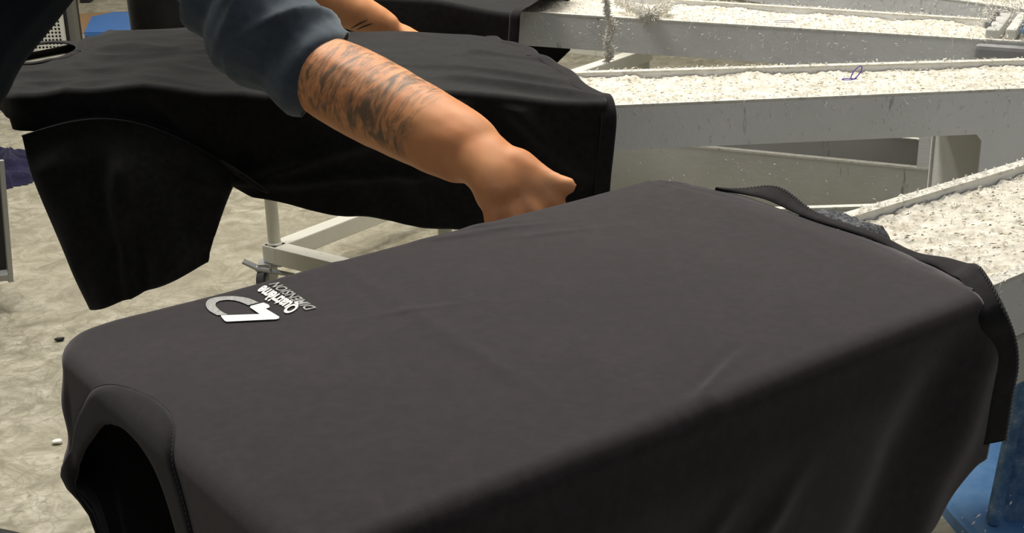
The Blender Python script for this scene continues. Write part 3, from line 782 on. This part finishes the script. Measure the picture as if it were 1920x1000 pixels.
# hem of the second shirt
hp = []
for k in range(40):
    n = .245 - .47 * k / 39; s = sh2(n); hp.append(W2(s, n, droop2(s, n) + top2(s, n)))
hp = [hp[i] for i in range(0, 40, 3)] + [W2(.958, -.252, -.035), W2(.955, -.256, -.08), W2(.950, -.258, -.13), W2(.945, -.256, -.20)]
hp = catmull(hp, 6); nH = len(hp)
ribbon('hem', hp, lambda i: (X2 * -1 + UPZ * .0) * .024, lambda i: (UPZ * (1 - sstep(.62, .75, i / nH)) - N2 * sstep(.62, .75, i / nH) + UPZ * .01).normalized(), M_RIB, t2_, .0045)
# hanging sleeve: flattened tube lofted from the armhole seam to the sleeve hem, points (x, z) at the near face
def sleeve(parent, Lft, Rgt, y0, y1, mat, seed, W_):
    L_ = catmull([(x, z, 0) for x, z in Lft], 12); R_ = catmull([(x, z, 0) for x, z in Rgt], 12)
    n = len(L_); V, F = [], []; seg = 72
    for i in range(n):
        t = i / (n - 1); a_, b_ = L_[i], R_[i]; th = .010 + .022 * sstep(0, .5, t)
        for k in range(seg):
            q = 2 * PI * k / seg; c_, s_ = math.cos(q), math.sin(q)
            f = (1 - c_) / 2; x = a_.x + (b_.x - a_.x) * f; z = a_.y + (b_.y - a_.y) * f
            # armhole arc at the top of the panel
            z += .055 * math.sin(PI * f) * (1 - t) ** 1.5
            y = y0 + (y1 - y0) * t - th * s_ 
            w_ = noise.noise(Vector((f * 2.6 + seed, t * 1.6, 1.0 if s_ > 0 else 5.0))) * .032 + noise.noise(Vector((f * 6 + t * 3, t * 4 + seed, 2.0))) * .010
            w_ += .018 * math.exp(-((f - .52 + .10 * t) / .06) ** 2) * sstep(0, .3, t) * (1 if s_ > 0 else 0)
            y -= w_ * sstep(0, .35, t) * min(1, abs(s_) * 2)
            V.append(Vector((x, y, z)))
    for i in range(n - 1):
        for k in range(seg):
            a_, b_ = i * seg + k, i * seg + (k + 1) % seg; F.append((a_, b_, b_ + seg, a_ + seg))
    o = mesh_obj('sleeve', V, F, mat, parent, True); o.modifiers.new('s', 'SOLIDIFY').thickness = .0015
    for ii, nm in ((n - 4, 'sleeve_seam'),):
        pts = [V[ii * seg + k] + Vector((0, -.0006 if math.sin(2 * PI * k / seg) > 0 else .0006, 0)) for k in range(seg)] + [V[ii * seg]]
        A_, B_ = tube_data(pts, .0009, 5); mesh_obj(nm, A_, B_, M_RIB, o, True)
    pts = [V[k] + Vector((0, -.001, .0)) for k in range(0, seg // 2 + 1)]
    A_, B_ = tube_data(pts, .0018, 6); mesh_obj('armhole_seam', A_, B_, M_RIB, o, True)
    return o
sleeve(t2_, [(-.760, .893), (-.750, .83), (-.718, .72), (-.683, .612)], [(-.427, .828), (-.449, .785), (-.470, .735), (-.487, .685)], 2.075, 2.05, M_BLACK2, 3, W2)
# bunched armpit knot
V, F = [], []
for k in range(5):
    p = Vector((-.432 + .006 * k, 2.062 - .003 * k, .832 - .007 * k)); pts = [p + Vector((-.02 + .012 * j, -.004 * math.sin(j * .8), .018 - .010 * j + .004 * k)) for j in range(5)]
    tube_data(pts, [.002, .004, .005, .004, .002], 6, V, F)
mesh_obj('armpit_gather', V, F, M_BLACK2, t2_, True)

# ---- third shirt behind -----------------------------------------------------------
AZ3 = 113.0; O3 = Vector((-.82, 3.46, .95))
platen(O3, AZ3, .05, .86, .2, 'platen inside the farthest black t-shirt at the top edge', tongue=False, ztop=-.03)
t3_ = thing('t_shirt', 'farthest black t-shirt, at the top edge behind the worker\'s second forearm', 't-shirt', (0, 0, 0), 'black t-shirts on the platens')
me, i3, W3, X3, N3, _ = shirt_mesh(O3, AZ3, 0, lambda n: .985 - .12 * n, .245, lambda s, n, a, b: (.34 if s < .8 else .34 - 1.1 * (s - .8)), lambda s, n: -.02 * sstep(.8, 1, s), lambda t, s, n, a, b, h: sstep(0, .1, h) * .02 * noise.noise(Vector(((s + n) * 7, h * 3, 9))), lambda s, n, a, b, h: .0, nside=80, nend=40, nrow=20, nring=14)
o = link('body', me, M_BLACK2, t3_, True); o.modifiers.new('s', 'SOLIDIFY').thickness = .0012
hp = [W3(.985 - .12 * n, n, -.018) for n in (.24, .15, .05, -.05, -.15, -.235)] + [W3(1.013, -.247, -.05), W3(1.008, -.25, -.11), W3(1.0, -.25, -.14)]
hp = catmull(hp, 5); ribbon('hem', hp, lambda i: X3 * .024, lambda i: (UPZ if i < 26 else -N3), M_RIB, t3_, .004)

# ------------------------------------------------------------------ worker
person = thing('person', 'worker in navy work shirt leaning in, tattooed forearm reaching to the near t-shirt', 'person', (-1.05, 2.05, 0))
PB = Vector((1.05, -2.05, 0))
hipc = Pd(-185, 60, 2.04); chest = Pd(110, -255, 2.08); shR = Pd(415, -120, 1.97); shL = Vector((-.62, 2.38, 1.36))
neckp = chest.lerp(shR, .45) + Vector((.02, .10, .05)); head = neckp + Vector((.10, -.02, .14))
elL = Vector((-.455, 2.62, 1.065)); wrL = Vector((-.215, 2.685, .925))
ch = []
ch.append(([shR.lerp(ELB, .3), Pd(520, 85, 1.86), ELB, ELB + (WRI - ELB) * .22, ELB + (WRI - ELB) * .5, ELB + (WRI - ELB) * .8, WRI], [.055, .056, .056, .062, .058, .052, (.050, .040)]))
KN = [Pd(1032, 372, 1.635), Pd(1001, 394, 1.625), Pd(962, 404, 1.62), Pd(924, 400, 1.62)]
vd = (WRI - Vector((0, 0, CH))).normalized()
pc_ = (KN[0] + KN[1] + KN[2] + KN[3]) / 4
ch.append(([WRI - (WRI - ELB).normalized() * .075, WRI - (WRI - ELB).normalized() * .035, WRI + (pc_ - WRI) * .12, WRI.lerp(pc_, .5), WRI.lerp(pc_, .85)], [(.044, .040), (.046, .038), (.047, .034), (.050, .030), (.046, .022)]))
ch.append(([WRI - (WRI - ELB).normalized() * .02, WRI.lerp(KN[3], .55), KN[3]], [.028, .026, .017]))
ch.append(([WRI, WRI.lerp(KN[0], .55), KN[0]], [.030, .026, .016]))
for k, ln in enumerate((.034, .038, .036, .028)):
    b0 = KN[k]; dn = (b0 - WRI).normalized()
    p1 = b0 + dn * ln * .7 + vd * .004 + Vector((0, 0, -.012)); p2 = p1 + Vector((0, 0, -ln * .5)) + vd * ln * .35; p3 = p2 + vd * ln * .4 + Vector((0, 0, ln * .15))
    ch.append(([WRI.lerp(b0, .5), b0, p1, p2, p3], [.014, .0135, .0115, .0100, .0085]))
TH = [Pd(950, 300, 1.66), Pd(985, 318, 1.65), Pd(1028, 341, 1.64), Pd(1060, 350, 1.635), Pd(1083, 348, 1.63)]
ch.append(([WRI, Pd(975, 322, 1.655), Pd(1012, 350, 1.635)], [.034, .032, .024]))
ch.append((TH, [.030, .021, .0155, .0130, .0115]))
# other arm
ch.append(([chest, shL, shL.lerp(elL, .5), elL, elL + (wrL - elL) * .3, elL + (wrL - elL) * .7, wrL], [.07, .07, .055, .050, .052, .040, (.034, .027)]))
ch.append(([hipc, (hipc + chest) / 2, chest, shR, shR.lerp(ELB, .3)], [.11, .10, .11, .07, .058]))
d2 = (wrL - elL).normalized(); s2 = d2.cross(UPZ).normalized(); u2 = s2.cross(d2)
ch.append(([wrL - d2 * .02, wrL + d2 * .03, wrL + d2 * .08], [(.032, .026), (.038, .022), (.038, .016)]))
for k, (of, ln) in enumerate(((-.030, .030), (-.010, .034), (.010, .032), (.029, .025))):
    b0 = wrL + d2 * .07 + s2 * of; p1 = b0 + d2 * ln - u2 * .008; p2 = p1 + d2 * ln * .5 - u2 * ln * .6; p3 = p2 - u2 * ln * .6
    ch.append(([wrL + d2 * .04 + s2 * of * .8, b0, p1, p2, p3], [.012, .0115, .0095, .0085, .007]))
ch.append(([wrL + d2 * .01 + s2 * .02, wrL + d2 * .04 + s2 * .045, wrL + d2 * .075 + s2 * .052], [.017, .013, .009]))
# neck, head and face
ch.append(([chest + (neckp - chest) * .6, neckp, head - Vector((.03, 0, .03)), head, head + Vector((.02, 0, .05))], [.06, .056, .062, (.082, .078), .074]))
fwd = Vector((.80, -.25, -.55)).normalized()
ch.append(([head, head + fwd * .05 - Vector((.02, 0, .05)), head + fwd * .075 - Vector((.03, 0, .06))], [.06, .04, .022]))     # jaw
ch.append(([head + fwd * .06, head + fwd * .098 - Vector((0, 0, .012))], [.016, .011]))                                     # nose
sd = fwd.cross(UPZ).normalized()
for s_ in (-1, 1): ch.append(([head + sd * s_ * .072, head + sd * s_ * .088 + UPZ * .012], [.015, .010]))
me = skinned(ch, .0042, smooth=14)
NS = [v.normal.copy() for v in me.vertices]
for v, nv in zip(me.vertices, NS):
    # soft knuckle and tendon relief
    v.co += nv * (.0009 * noise.noise(v.co * 40))
bdy = link('body', me, M_SKIN, person, True); bdy.location = PB
# the skin material reads object coordinates in world units because the mesh keeps world coordinates
from mathutils.bvhtree import BVHTree
tree = BVHTree.FromPolygons([v.co.copy() for v in me.vertices], [tuple(p.vertices) for p in me.polygons])
M_TAT, _, _ = new_mat('tattoo_ink', (.06, .04, .035), .6)
for stroke in ([(652, 57), (664, 50), (677, 43), (690, 37)], [(668, 57), (679, 51), (690, 47), (699, 44)]):
    pts = []
    for px, py in catmull([(a_, b_, 0) for a_, b_ in stroke], 3) and [(p.x, p.y) for p in catmull([(a_, b_, 0) for a_, b_ in stroke], 3)]:
        hit = tree.ray_cast(Vector((0, 0, CH)), (Pd(px, py, 1) - Vector((0, 0, CH))))
        if hit[0] is not None: pts.append(hit[0] + hit[1] * -.0004)
    if len(pts) > 2:
        V, F = tube_data(pts, [.0014 * math.sin(PI * (i + .5) / len(pts)) + .0005 for i in range(len(pts))], 5); tt = mesh_obj('tattoo_line', V, F, M_TAT, person); tt.location = PB
# eyes and hair
for s_ in (-1, 1):
    bm = bmesh.new(); bmesh.ops.create_uvsphere(bm, u_segments=16, v_segments=10, radius=.012, matrix=Matrix.Translation(head + fwd * .074 + sd * s_ * .031 + UPZ * .012 + PB)); bm_obj('eye', bm, M_INK, person, True)
me = skinned([([head - fwd * .03 - Vector((.03, 0, 0)), head - fwd * .01 + UPZ * .04, head + fwd * .03 + UPZ * .062], [.08, .082, .05])], .006)
hair = link('hair', me, M_BIN, person, True); hair.location = PB
# shirt: torso + sleeves
cutn = (WRI - ELB).normalized()
slv = [([chest, shR, Pd(465, 10, 1.90), Pd(520, 78, 1.87), Pd(598, 140, 1.835) + cutn * .0, ELB + cutn * .04], [.12, .095, (.090, .088), (.088, .086), (.072, .068), (.066, .062)])]
tor = [([hipc + Vector((-.03, .0, -.10)), hipc, (hipc + chest) / 2, chest, neckp - Vector((.03, 0, .06))], [(.165, .165), (.165, .16), (.155, .155), (.17, .175), .075]),
       ([chest, shL, shL + (elL - shL) * .45, elL + Vector((-.04, -.02, .06))], [.10, .080, .074, .070])]
me = skinned(slv + tor[1:], .006)
NS = [v.normal.copy() for v in me.vertices]
fa = (Pd(600, 140, 1.83) - Pd(465, 10, 1.9)).normalized()
for v, nv in zip(me.vertices, NS):
    p = v.co; e = p - ELB; near = sstep(.40, .25, e.length)
    al = e.dot(fa); cr = e - fa * al
    q = Vector((al * 17, cr.dot(RT * .6 + UP * .8) * 5, e.dot(FW) * 3))
    rdg = .5 - abs(noise.noise(q)) * 2
    v.co += nv * (near * (.020 * rdg + .010 * noise.noise(q * .5) + .005 * noise.noise(q * 2.3)) * (.35 + .65 * sstep(.0, .07, -al)) + (1 - near) * .012 * noise.noise(p * 7))
bm = bmesh.new(); bm.from_mesh(me)
bmesh.ops.bisect_plane(bm, geom=bm.verts[:] + bm.edges[:] + bm.faces[:], plane_co=Pd(603, 140, 1.80), plane_no=(RT * .87 - UP * .50 + FW * .1).normalized(), clear_outer=True)
bm.to_mesh(me); bm.free()
srt = link('work_shirt', me, M_NAVY, person, True); srt.location = PB; srt.modifiers.new('s', 'SOLIDIFY').thickness = -.002
me = skinned(tor[:1], .008)
NS = [v.normal.copy() for v in me.vertices]
for v, nv in zip(me.vertices, NS): v.co += nv * .010 * noise.noise(v.co * 7)
ap = link('apron', me, fabric('dark_navy_apron', (.006, .009, .015), .10, (.8, .9, 1), (.010, .013, .02)), person, True); ap.location = PB; ap['label'] = 'very dark navy apron'
# trousers and shoes
hj = [hipc + Vector((0, -.09, -.08)), hipc + Vector((0, .10, -.08))]
an = [P_z(-48, 985, .10), P_z(-260, 860, .10)]; kn = [an[0].lerp(hj[0], .5) + Vector((-.02, -.02, 0)), an[1].lerp(hj[1], .5) + Vector((.04, 0, 0))]
me = skinned([([hipc, hj[i], (hj[i] + kn[i]) / 2, kn[i], (kn[i] + an[i]) / 2, an[i]], [.13, .10, .088, .07, .062, .055]) for i in (0, 1)], .008)
tr = link('trousers', me, M_PANTS, person, True); tr.location = PB
for i in (0, 1):
    a_ = an[i] + PB; me = skinned([([a_ + Vector((-.05, .0, -.045)), a_ + Vector((.03, -.01, -.045)), a_ + Vector((.11, -.03, -.055)), a_ + Vector((.17, -.045, -.06))], [.045, .045, (.045, .038), (.035, .03)])], .006)
    link('shoe', me, M_BIN, person, True)

# ------------------------------------------------------------------ lint rope and purple loop
def fuzzy(name, pts, rads, nf, flen, mat, label, cat, seed):
    rnd = random.Random(seed); V, F = [], []
    P = catmull(pts, 14); n = len(P); R_ = [rads[0] + 0 for _ in P]
    R_ = [lerp_table([(i / (len(rads) - 1), r) for i, r in enumerate(rads)], k / (n - 1)) * (1 + .55 * noise.noise(Vector((k * .35, seed, 0)))) for k in range(n)]
    P = [p + Vector((noise.noise(Vector((k * .3, 1, seed))), noise.noise(Vector((k * .3, 5, seed))), noise.noise(Vector((k * .3, 9, seed))))) * R_[k] * .9 for k, p in enumerate(P)]
    tube_data(P, [r * .55 for r in R_], 10, V, F)
    for k in range(nf):
        i = rnd.randrange(n); p = P[i]; d = Vector((rnd.gauss(0, 1), rnd.gauss(0, 1), rnd.gauss(0, 1))).normalized()
        a0 = p + d * R_[i] * .4; ln = rnd.uniform(.4, 1) * flen; e = Vector((rnd.gauss(0, 1), rnd.gauss(0, 1), rnd.gauss(0, 1))) * ln * .45
        tube_data([a0, a0 + d * ln * .5 + e * .5, a0 + d * ln * .6 + e], rnd.uniform(.0006, .0013), 3, V, F, False)
    o = mesh_obj(name, V, F, mat); tag(o, label, cat); return o
yy = 2.93
fuzzy('lint_strand', [P_at(1132, -30, yy), P_at(1137, 5, yy), P_at(1140, 30, yy), P_at(1147, 52, yy), P_at(1139, 78, yy), P_at(1145, 98, yy), P_at(1138, 114, yy)], [.003, .004, .005, .012, .010, .012, .002], 1900, .008, M_FLUFF, 'long lint strand dangling over the side of the third arm', 'lint', 3)
fuzzy('lint_clump', [P_z(1158, 2, ZT + .012), P_z(1190, 16, ZT + .012), P_z(1215, 28, ZT + .012), P_z(1240, 18, ZT + .012), P_z(1252, 6, ZT + .012)], [.004, .009, .011, .011, .008], 2600, .012, M_FLUFF, 'shaggy curved lint clump lying on the third arm beside the dangling strand', 'lint', 5)
V, F = [], []
c0 = P_z(1605, 149, ZT - .008); pts = []
for k in range(25):
    q = 2 * PI * k / 24; x, z = .0065 * math.cos(q), .012 * math.sin(q); pts.append(c0 + Vector((x + z * .55, 0, z + .012)))
tube_data(pts, .0011, 6, V, F); pts = [c0 + Vector((0, 0, .001)), c0 + Vector((-.012, -.006, .001)), c0 + Vector((-.026, -.004, .001)), c0 + Vector((-.018, .004, .001)), c0 + Vector((.002, .001, .001))]
tube_data(catmull(pts, 5), .0009, 6, V, F)
mt, _, _ = new_mat('purple_thread', (.12, .07, .42), .6); tag(mesh_obj('thread_loop', V, F, mt, None, True), 'small purple thread loop standing in the lint of the second arm', 'thread')
mt, _, _ = new_mat('pale_ring', (.62, .60, .68), .6); V, F = [], []
c0 = P_z(1470, 41, ZT - .008); pts = [c0 + Vector((.022 * math.cos(2 * PI * k / 24), .012 * math.sin(2 * PI * k / 24), .001)) for k in range(25)]
tube_data(pts, .0012, 6, V, F); tag(mesh_obj('thread_loop', V, F, mt, None, True), 'pale lilac thread ring lying flat on the third arm', 'thread')

# ------------------------------------------------------------------ hub bracket clutter at upper right
cb = thing('arm_hinge_block', 'dusty grey hinge block with bolts at the inner end of the third arm', 'machine part', HUB + LF[116.5](.70, 0, .88))
def add(name, c, size, mat=M_METAL, az=116.5, bev=.004):
    a = math.radians(az); D = Vector((-math.sin(a), -math.cos(a), 0)); N = Vector((-D.y, D.x, 0)); R3 = Matrix((D, N, UPZ)).transposed()
    bm = bmesh.new(); add_box(bm, R3 @ Vector(c), size, R3, bev); return bm_obj(name, bm, mat, cb)
M_DUST = painted('dust_caked_steel', (.33, .33, .33), (.20, .20, .21), (.6, .6, .57), 9)
add('cross_rail', (.085, 0, .010), (.026, .20, .024), M_PAINT_LOW)
add('cross_rail', (.050, 0, .014), (.020, .20, .022), M_RIM)
add('upright_plate', (.005, -.02, .075), (.014, .17, .16), M_DUST)
add('clamp_block', (-.07, .03, .045), (.10, .12, .09), M_DUST, bev=.01)
add('clamp_block', (-.06, -.10, .08), (.09, .09, .15), M_DUST, bev=.014)
add('slide_rail', (.022, .03, .028), (.010, .20, .012), M_BLUE)
add('clamp_block', (.05, .125, -.03), (.12, .03, .055), M_DUST, bev=.008)
for n_ in (-.06, .0, .06):
    bm = bmesh.new(); a = math.radians(116.5); D = Vector((-math.sin(a), -math.cos(a), 0)); N = Vector((-D.y, D.x, 0)); c = D * .10 + N * n_ + UPZ * .018
    add_cyl(bm, c, c + UPZ * .012, .008, .007, 6); bm_obj('bolt', bm, M_DUST, cb)
V, F = [], []; rnd = random.Random(5)
for k in range(900):
    p = HUB + LF[116.5](.70 + rnd.uniform(-.08, .13), rnd.uniform(-.13, .13), .88 + rnd.uniform(.0, .10)); d = Vector((rnd.gauss(0, 1), rnd.gauss(0, 1), rnd.gauss(0, 1))).normalized() * rnd.uniform(.004, .012)
    tube_data([p, p + d * .5 + Vector((0, 0, .003)), p + d], rnd.uniform(.0005, .0012), 3, V, F, False)
tag(mesh_obj('lint_fibres', V, F, M_FLUFF), 'grey lint fibres caught on the dusty hinge block', 'lint', None, 'stuff')

# ------------------------------------------------------------------ wheeled stand under the second shirt
stp = thing('wheeled_stand', 'grey-white tubular stand on casters standing on the concrete below the second t-shirt', 'stand', (-.70, 3.74, 0))
c0 = P_z(515, 458, .135); c0 = Vector((c0.x, c0.y, 0)); B0 = -Vector((-.70, 3.74, 0))
dA = (P_z(640, 412, .135) - P_z(533, 453, .135)); dA.z = 0; dA.normalize()
dB = (P_z(627, 483, .135) - P_z(520, 457, .135)); dB.z = 0; dB.normalize()
def rot_along(d): 
    n = Vector((-d.y, d.x, 0)); return Matrix((d, n, UPZ)).transposed()
LA, LB, TS = .95, .62, .052
zc = .135 - TS / 2
M_STAND = painted('stand_paint', (.78, .77, .70), (.70, .69, .61), (.82, .81, .76), 7)
for (o_, d_, l_) in ((c0, dA, LA), (c0 + dB * LB, dA, LA), (c0, dB, LB), (c0 + dA * LA, dB, LB)):
    bm = bmesh.new(); add_box(bm, o_ + d_ * l_ / 2 + UPZ * zc + B0, (l_ + TS, TS, TS), rot_along(d_), .004); bm_obj('base_tube', bm, M_STAND, stp)
for (x_, y_) in ((0, 0), (LA, 0), (0, LB), (LA, LB)):
    q = c0 + dA * x_ + dB * y_ + B0
    bm = bmesh.new(); add_cyl(bm, q + UPZ * .13, q + UPZ * .56, .018, .018, 24); add_cyl(bm, q + UPZ * .134, q + UPZ * .142, .023, .02, 24); bm_obj('post', bm, M_STAND, stp, True)
    # caster
    bm = bmesh.new(); w0 = q + Vector((-.035, -.01, .034)); ax_ = Vector((.95, -.3, 0)).normalized()
    add_cyl(bm, w0 - ax_ * .011, w0 + ax_ * .011, .034, .034, 28); cs = bm_obj('caster_wheel', bm, M_RUBBER, stp)
    bm = bmesh.new(); add_cyl(bm, w0 - ax_ * .0125, w0 + ax_ * .0125, .020, .020, 20); bm_obj('wheel_hub', bm, M_METAL, cs)
    bm = bmesh.new()
    for s_ in (-1, 1): add_box(bm, w0 + ax_ * s_ * .016 + Vector((.012, 0, .022)), (.004, .045, .05), Matrix.Rotation(-.3, 3, 'Z'))
    add_box(bm, q + UPZ * .078 + Vector((-.015, 0, 0)), (.07, .05, .008)); add_cyl(bm, w0 + Vector((-.02, -.01, .035)), w0 + Vector((.09, -.03, .02)), .009, .006, 10)
    add_box(bm, w0 + Vector((-.035, -.005, .045)), (.05, .03, .006), Matrix.Rotation(.5, 3, 'Y')); bm_obj('caster_fork', bm, M_METAL, stp)
q = c0 + dA * LA / 2 + dB * LB / 2 + B0
for (o_, d_, l_) in ((c0, dA, LA), (c0 + dB * LB, dA, LA), (c0, dB, LB), (c0 + dA * LA, dB, LB)):
    bm = bmesh.new(); add_box(bm, o_ + d_ * l_ / 2 + UPZ * .575 + B0, (l_ + .04, .04, .04), rot_along(d_), .004); bm_obj('top_tube', bm, M_STAND, stp)

# ------------------------------------------------------------------ left edge and background
# bin with angle-iron frame
bn = thing('trolley', 'dark trolley with worn grey metal edge at the left border', 'trolley', (-1.75, 3.6, 0))
def LW(px, py, Y): return P_at(px, py, Y) - Vector((-1.75, 3.6, 0))
e_t, e_b = LW(3, 300, 3.55), LW(21, 527, 3.55)
bm = bmesh.new()
w_ = Vector((-.42, 0, 0)); dpt = Vector((-.34, .42, 0))
q = [e_b, e_b + w_, e_b + w_ + dpt, e_b + dpt]; q2 = [e_t, e_t + w_, e_t + w_ + dpt, e_t + dpt]
vs = [bm.verts.new(p) for p in q + q2]
for f in ((0, 1, 2, 3), (4, 7, 6, 5), (0, 4, 5, 1), (1, 5, 6, 2), (2, 6, 7, 3), (3, 7, 4, 0)): bm.faces.new([vs[i] for i in f])
bm_obj('bin_body', bm, M_BIN, bn)
V, F = tube_data([e_b + Vector((0, -.004, 0)), e_t + Vector((0, -.004, 0))], .009, 4); mesh_obj('frame_edge', V, F, M_METAL, bn)
V, F = tube_data([e_b + Vector((0, -.004, .02)), e_b + w_ + Vector((0, -.004, -.02))], .016, 4); mesh_obj('frame_edge', V, F, M_METAL, bn)
for k in range(4):
    x_ = -.10 - .25 * (k % 2) - .28 * (k // 2); y_ = .06 + .32 * (k // 2); c = Vector((e_b.x + x_, e_b.y + y_, 0))
    bm = bmesh.new(); add_cyl(bm, c + Vector((-.012, 0, .04)), c + Vector((.012, 0, .04)), .04, .04, 20); add_cyl(bm, c + UPZ * .06, Vector((c.x, c.y, e_b.z + .01)), .014, .014, 10); bm_obj('leg', bm, M_METAL, bn)
# purple-navy cloth heap
V, F = [], []
cc = P_z(-5, 325, 0)
for i in range(41):
    for j in range(41):
        x, y = (i / 40 - .5) * 2, (j / 40 - .5) * 2; r = math.hypot(x, y); q = Vector((x * 2, y * 2, 3))
        h = max(0, 1 - r * r) ** .7 * (.06 + .05 * noise.noise(q) + .03 * noise.noise(q * 3) )
        V.append(Vector((cc.x + x * .22 + .03 * noise.noise(q * 2), cc.y + y * .22, max(.003, h))))
for i in range(40):
    for j in range(40):
        k = i * 41 + j
        if max(V[k].z, V[k + 1].z, V[k + 41].z, V[k + 42].z) > .0035: F.append((k, k + 41, k + 42, k + 1))
o = mesh_obj('cloth_heap', V, F, fabric('purple_navy_cloth', (.018, .016, .045), .12, (.8, .8, 1), (.03, .027, .07)), None, True); tag(o, 'crumpled purple-navy cloth heap on the concrete at the left border', 'cloth')
# perforated white panel cabinet, grey post, blue mat, cardboard, dark doorway
pc = thing('perforated_cabinet', 'white perforated steel cabinet in the background left of the grey post', 'cabinet', (-2.02, 5.9, 0))
a0, a1 = P_at(60, 30, 5.8).x - -2.02, P_at(117, 30, 5.8).x + 2.02
V, F = [], []; pit = .0155; nx, nz = 14, 22; zt = P_at(100, -25, 5.8).z
for i in range(nx):
    for k in range(nz):
        x0 = a1 - .014 - (i + 1) * pit; z0 = zt - (k + 1) * pit; x_c, z_c = x0 + pit / 2, z0 + pit / 2; b0 = len(V)
        for q in range(8):
            an_ = PI / 4 * q; V.append(Vector((x_c + .0052 * math.cos(an_), -.1, z_c + .0052 * math.sin(an_))))
        for q in range(8):
            an_ = PI / 4 * q; cx, sx = math.cos(an_), math.sin(an_); mm = max(abs(cx), abs(sx)); V.append(Vector((x_c + pit / 2 * cx / mm, -.1, z_c + pit / 2 * sx / mm)))
        for q in range(8): F.append((b0 + q, b0 + (q + 1) % 8, b0 + 8 + (q + 1) % 8, b0 + 8 + q))
M_WHITE, _, _ = new_mat('white_enamel', (.72, .72, .66), .5)
mesh_obj('perforated_panel', V, F, M_WHITE, pc)
bm = bmesh.new(); add_box(bm, (a1 - .13, .15, (zt - nz * pit) / 2), (.27, .45, zt - nz * pit)); bm_obj('cabinet_body', bm, M_WHITE, pc)
bm = bmesh.new(); add_box(bm, (a1 - .13, .05, zt - nz * pit / 2), (.25, .2, nz * pit)); bm_obj('cabinet_inside', bm, M_BIN, pc)
bm = bmesh.new(); add_box(bm, (a1 - .007, -.1, zt - nz * pit / 2), (.014, .02, nz * pit)); bm_obj('frame_edge', bm, M_WHITE, pc)
bm = bmesh.new(); x0, x1 = P_at(119, 30, 5.9).x, P_at(143, 30, 5.9).x; add_box(bm, ((x0 + x1) / 2, 5.9, 1.4), (x1 - x0, .05, 2.8), None, .004)
mt, _, _ = new_mat('grey_post_paint', (.17, .165, .15), .6); tag(bm_obj('steel_post', bm, mt), 'grey square steel post rising behind the second t-shirt', 'post')
bm = bmesh.new(); p = [P_z(158, 60, .03), P_z(172, 31, .03), P_z(215, 22, .03), P_z(330, 22, .03), P_z(330, 60, .03)]
add_prism(bm, p, (0, 0, -.025)); mt, _, _ = new_mat('blue_plastic_mat', (.06, .20, .55), .5); tag(bm_obj('floor_mat', bm, mt), 'bright blue mat lying on the floor by the beige wall', 'mat')
bm = bmesh.new(); p = [P_z(138, 62, .004), P_z(142, 26, .004), P_z(250, 20, .004), P_z(250, 62, .004)]
add_prism(bm, p, (0, 0, -.003)); mt, _, _ = new_mat('brown_cardboard', (.33, .20, .10), .8); tag(bm_obj('cardboard_sheet', bm, mt), 'brown cardboard sheet under and left of the blue mat', 'cardboard')
bm = bmesh.new(); x0, x1 = P_at(149, 10, 8.7).x, P_at(168, 10, 8.7).x; add_box(bm, ((x0 + x1) / 2, 8.76, 1.2), (x1 - x0, .1, 2.4), None, .01)
tag(bm_obj('dark_locker', bm, M_BIN), 'narrow dark locker standing against the beige wall', 'locker')
# debris on the concrete near the collar
for (px, py, lab) in ((112, 636, 'small brown chip on the concrete beside the near shirt corner'), (108, 828, 'pale crumb on the concrete left of the hanging collar')):
    bm = bmesh.new(); c = P_z(px, py, .006); bmesh.ops.create_icosphere(bm, subdivisions=2, radius=1, matrix=Matrix.Translation(c) @ Matrix.Diagonal((.013, .008, .005, 1)))
    for v in bm.verts: v.co += Vector((noise.noise(v.co * 90), noise.noise(v.co * 70), 0)) * .004
    tag(bm_obj('floor_crumb', bm, M_BIN if 'brown' in lab else M_FLAKE), lab, 'debris')
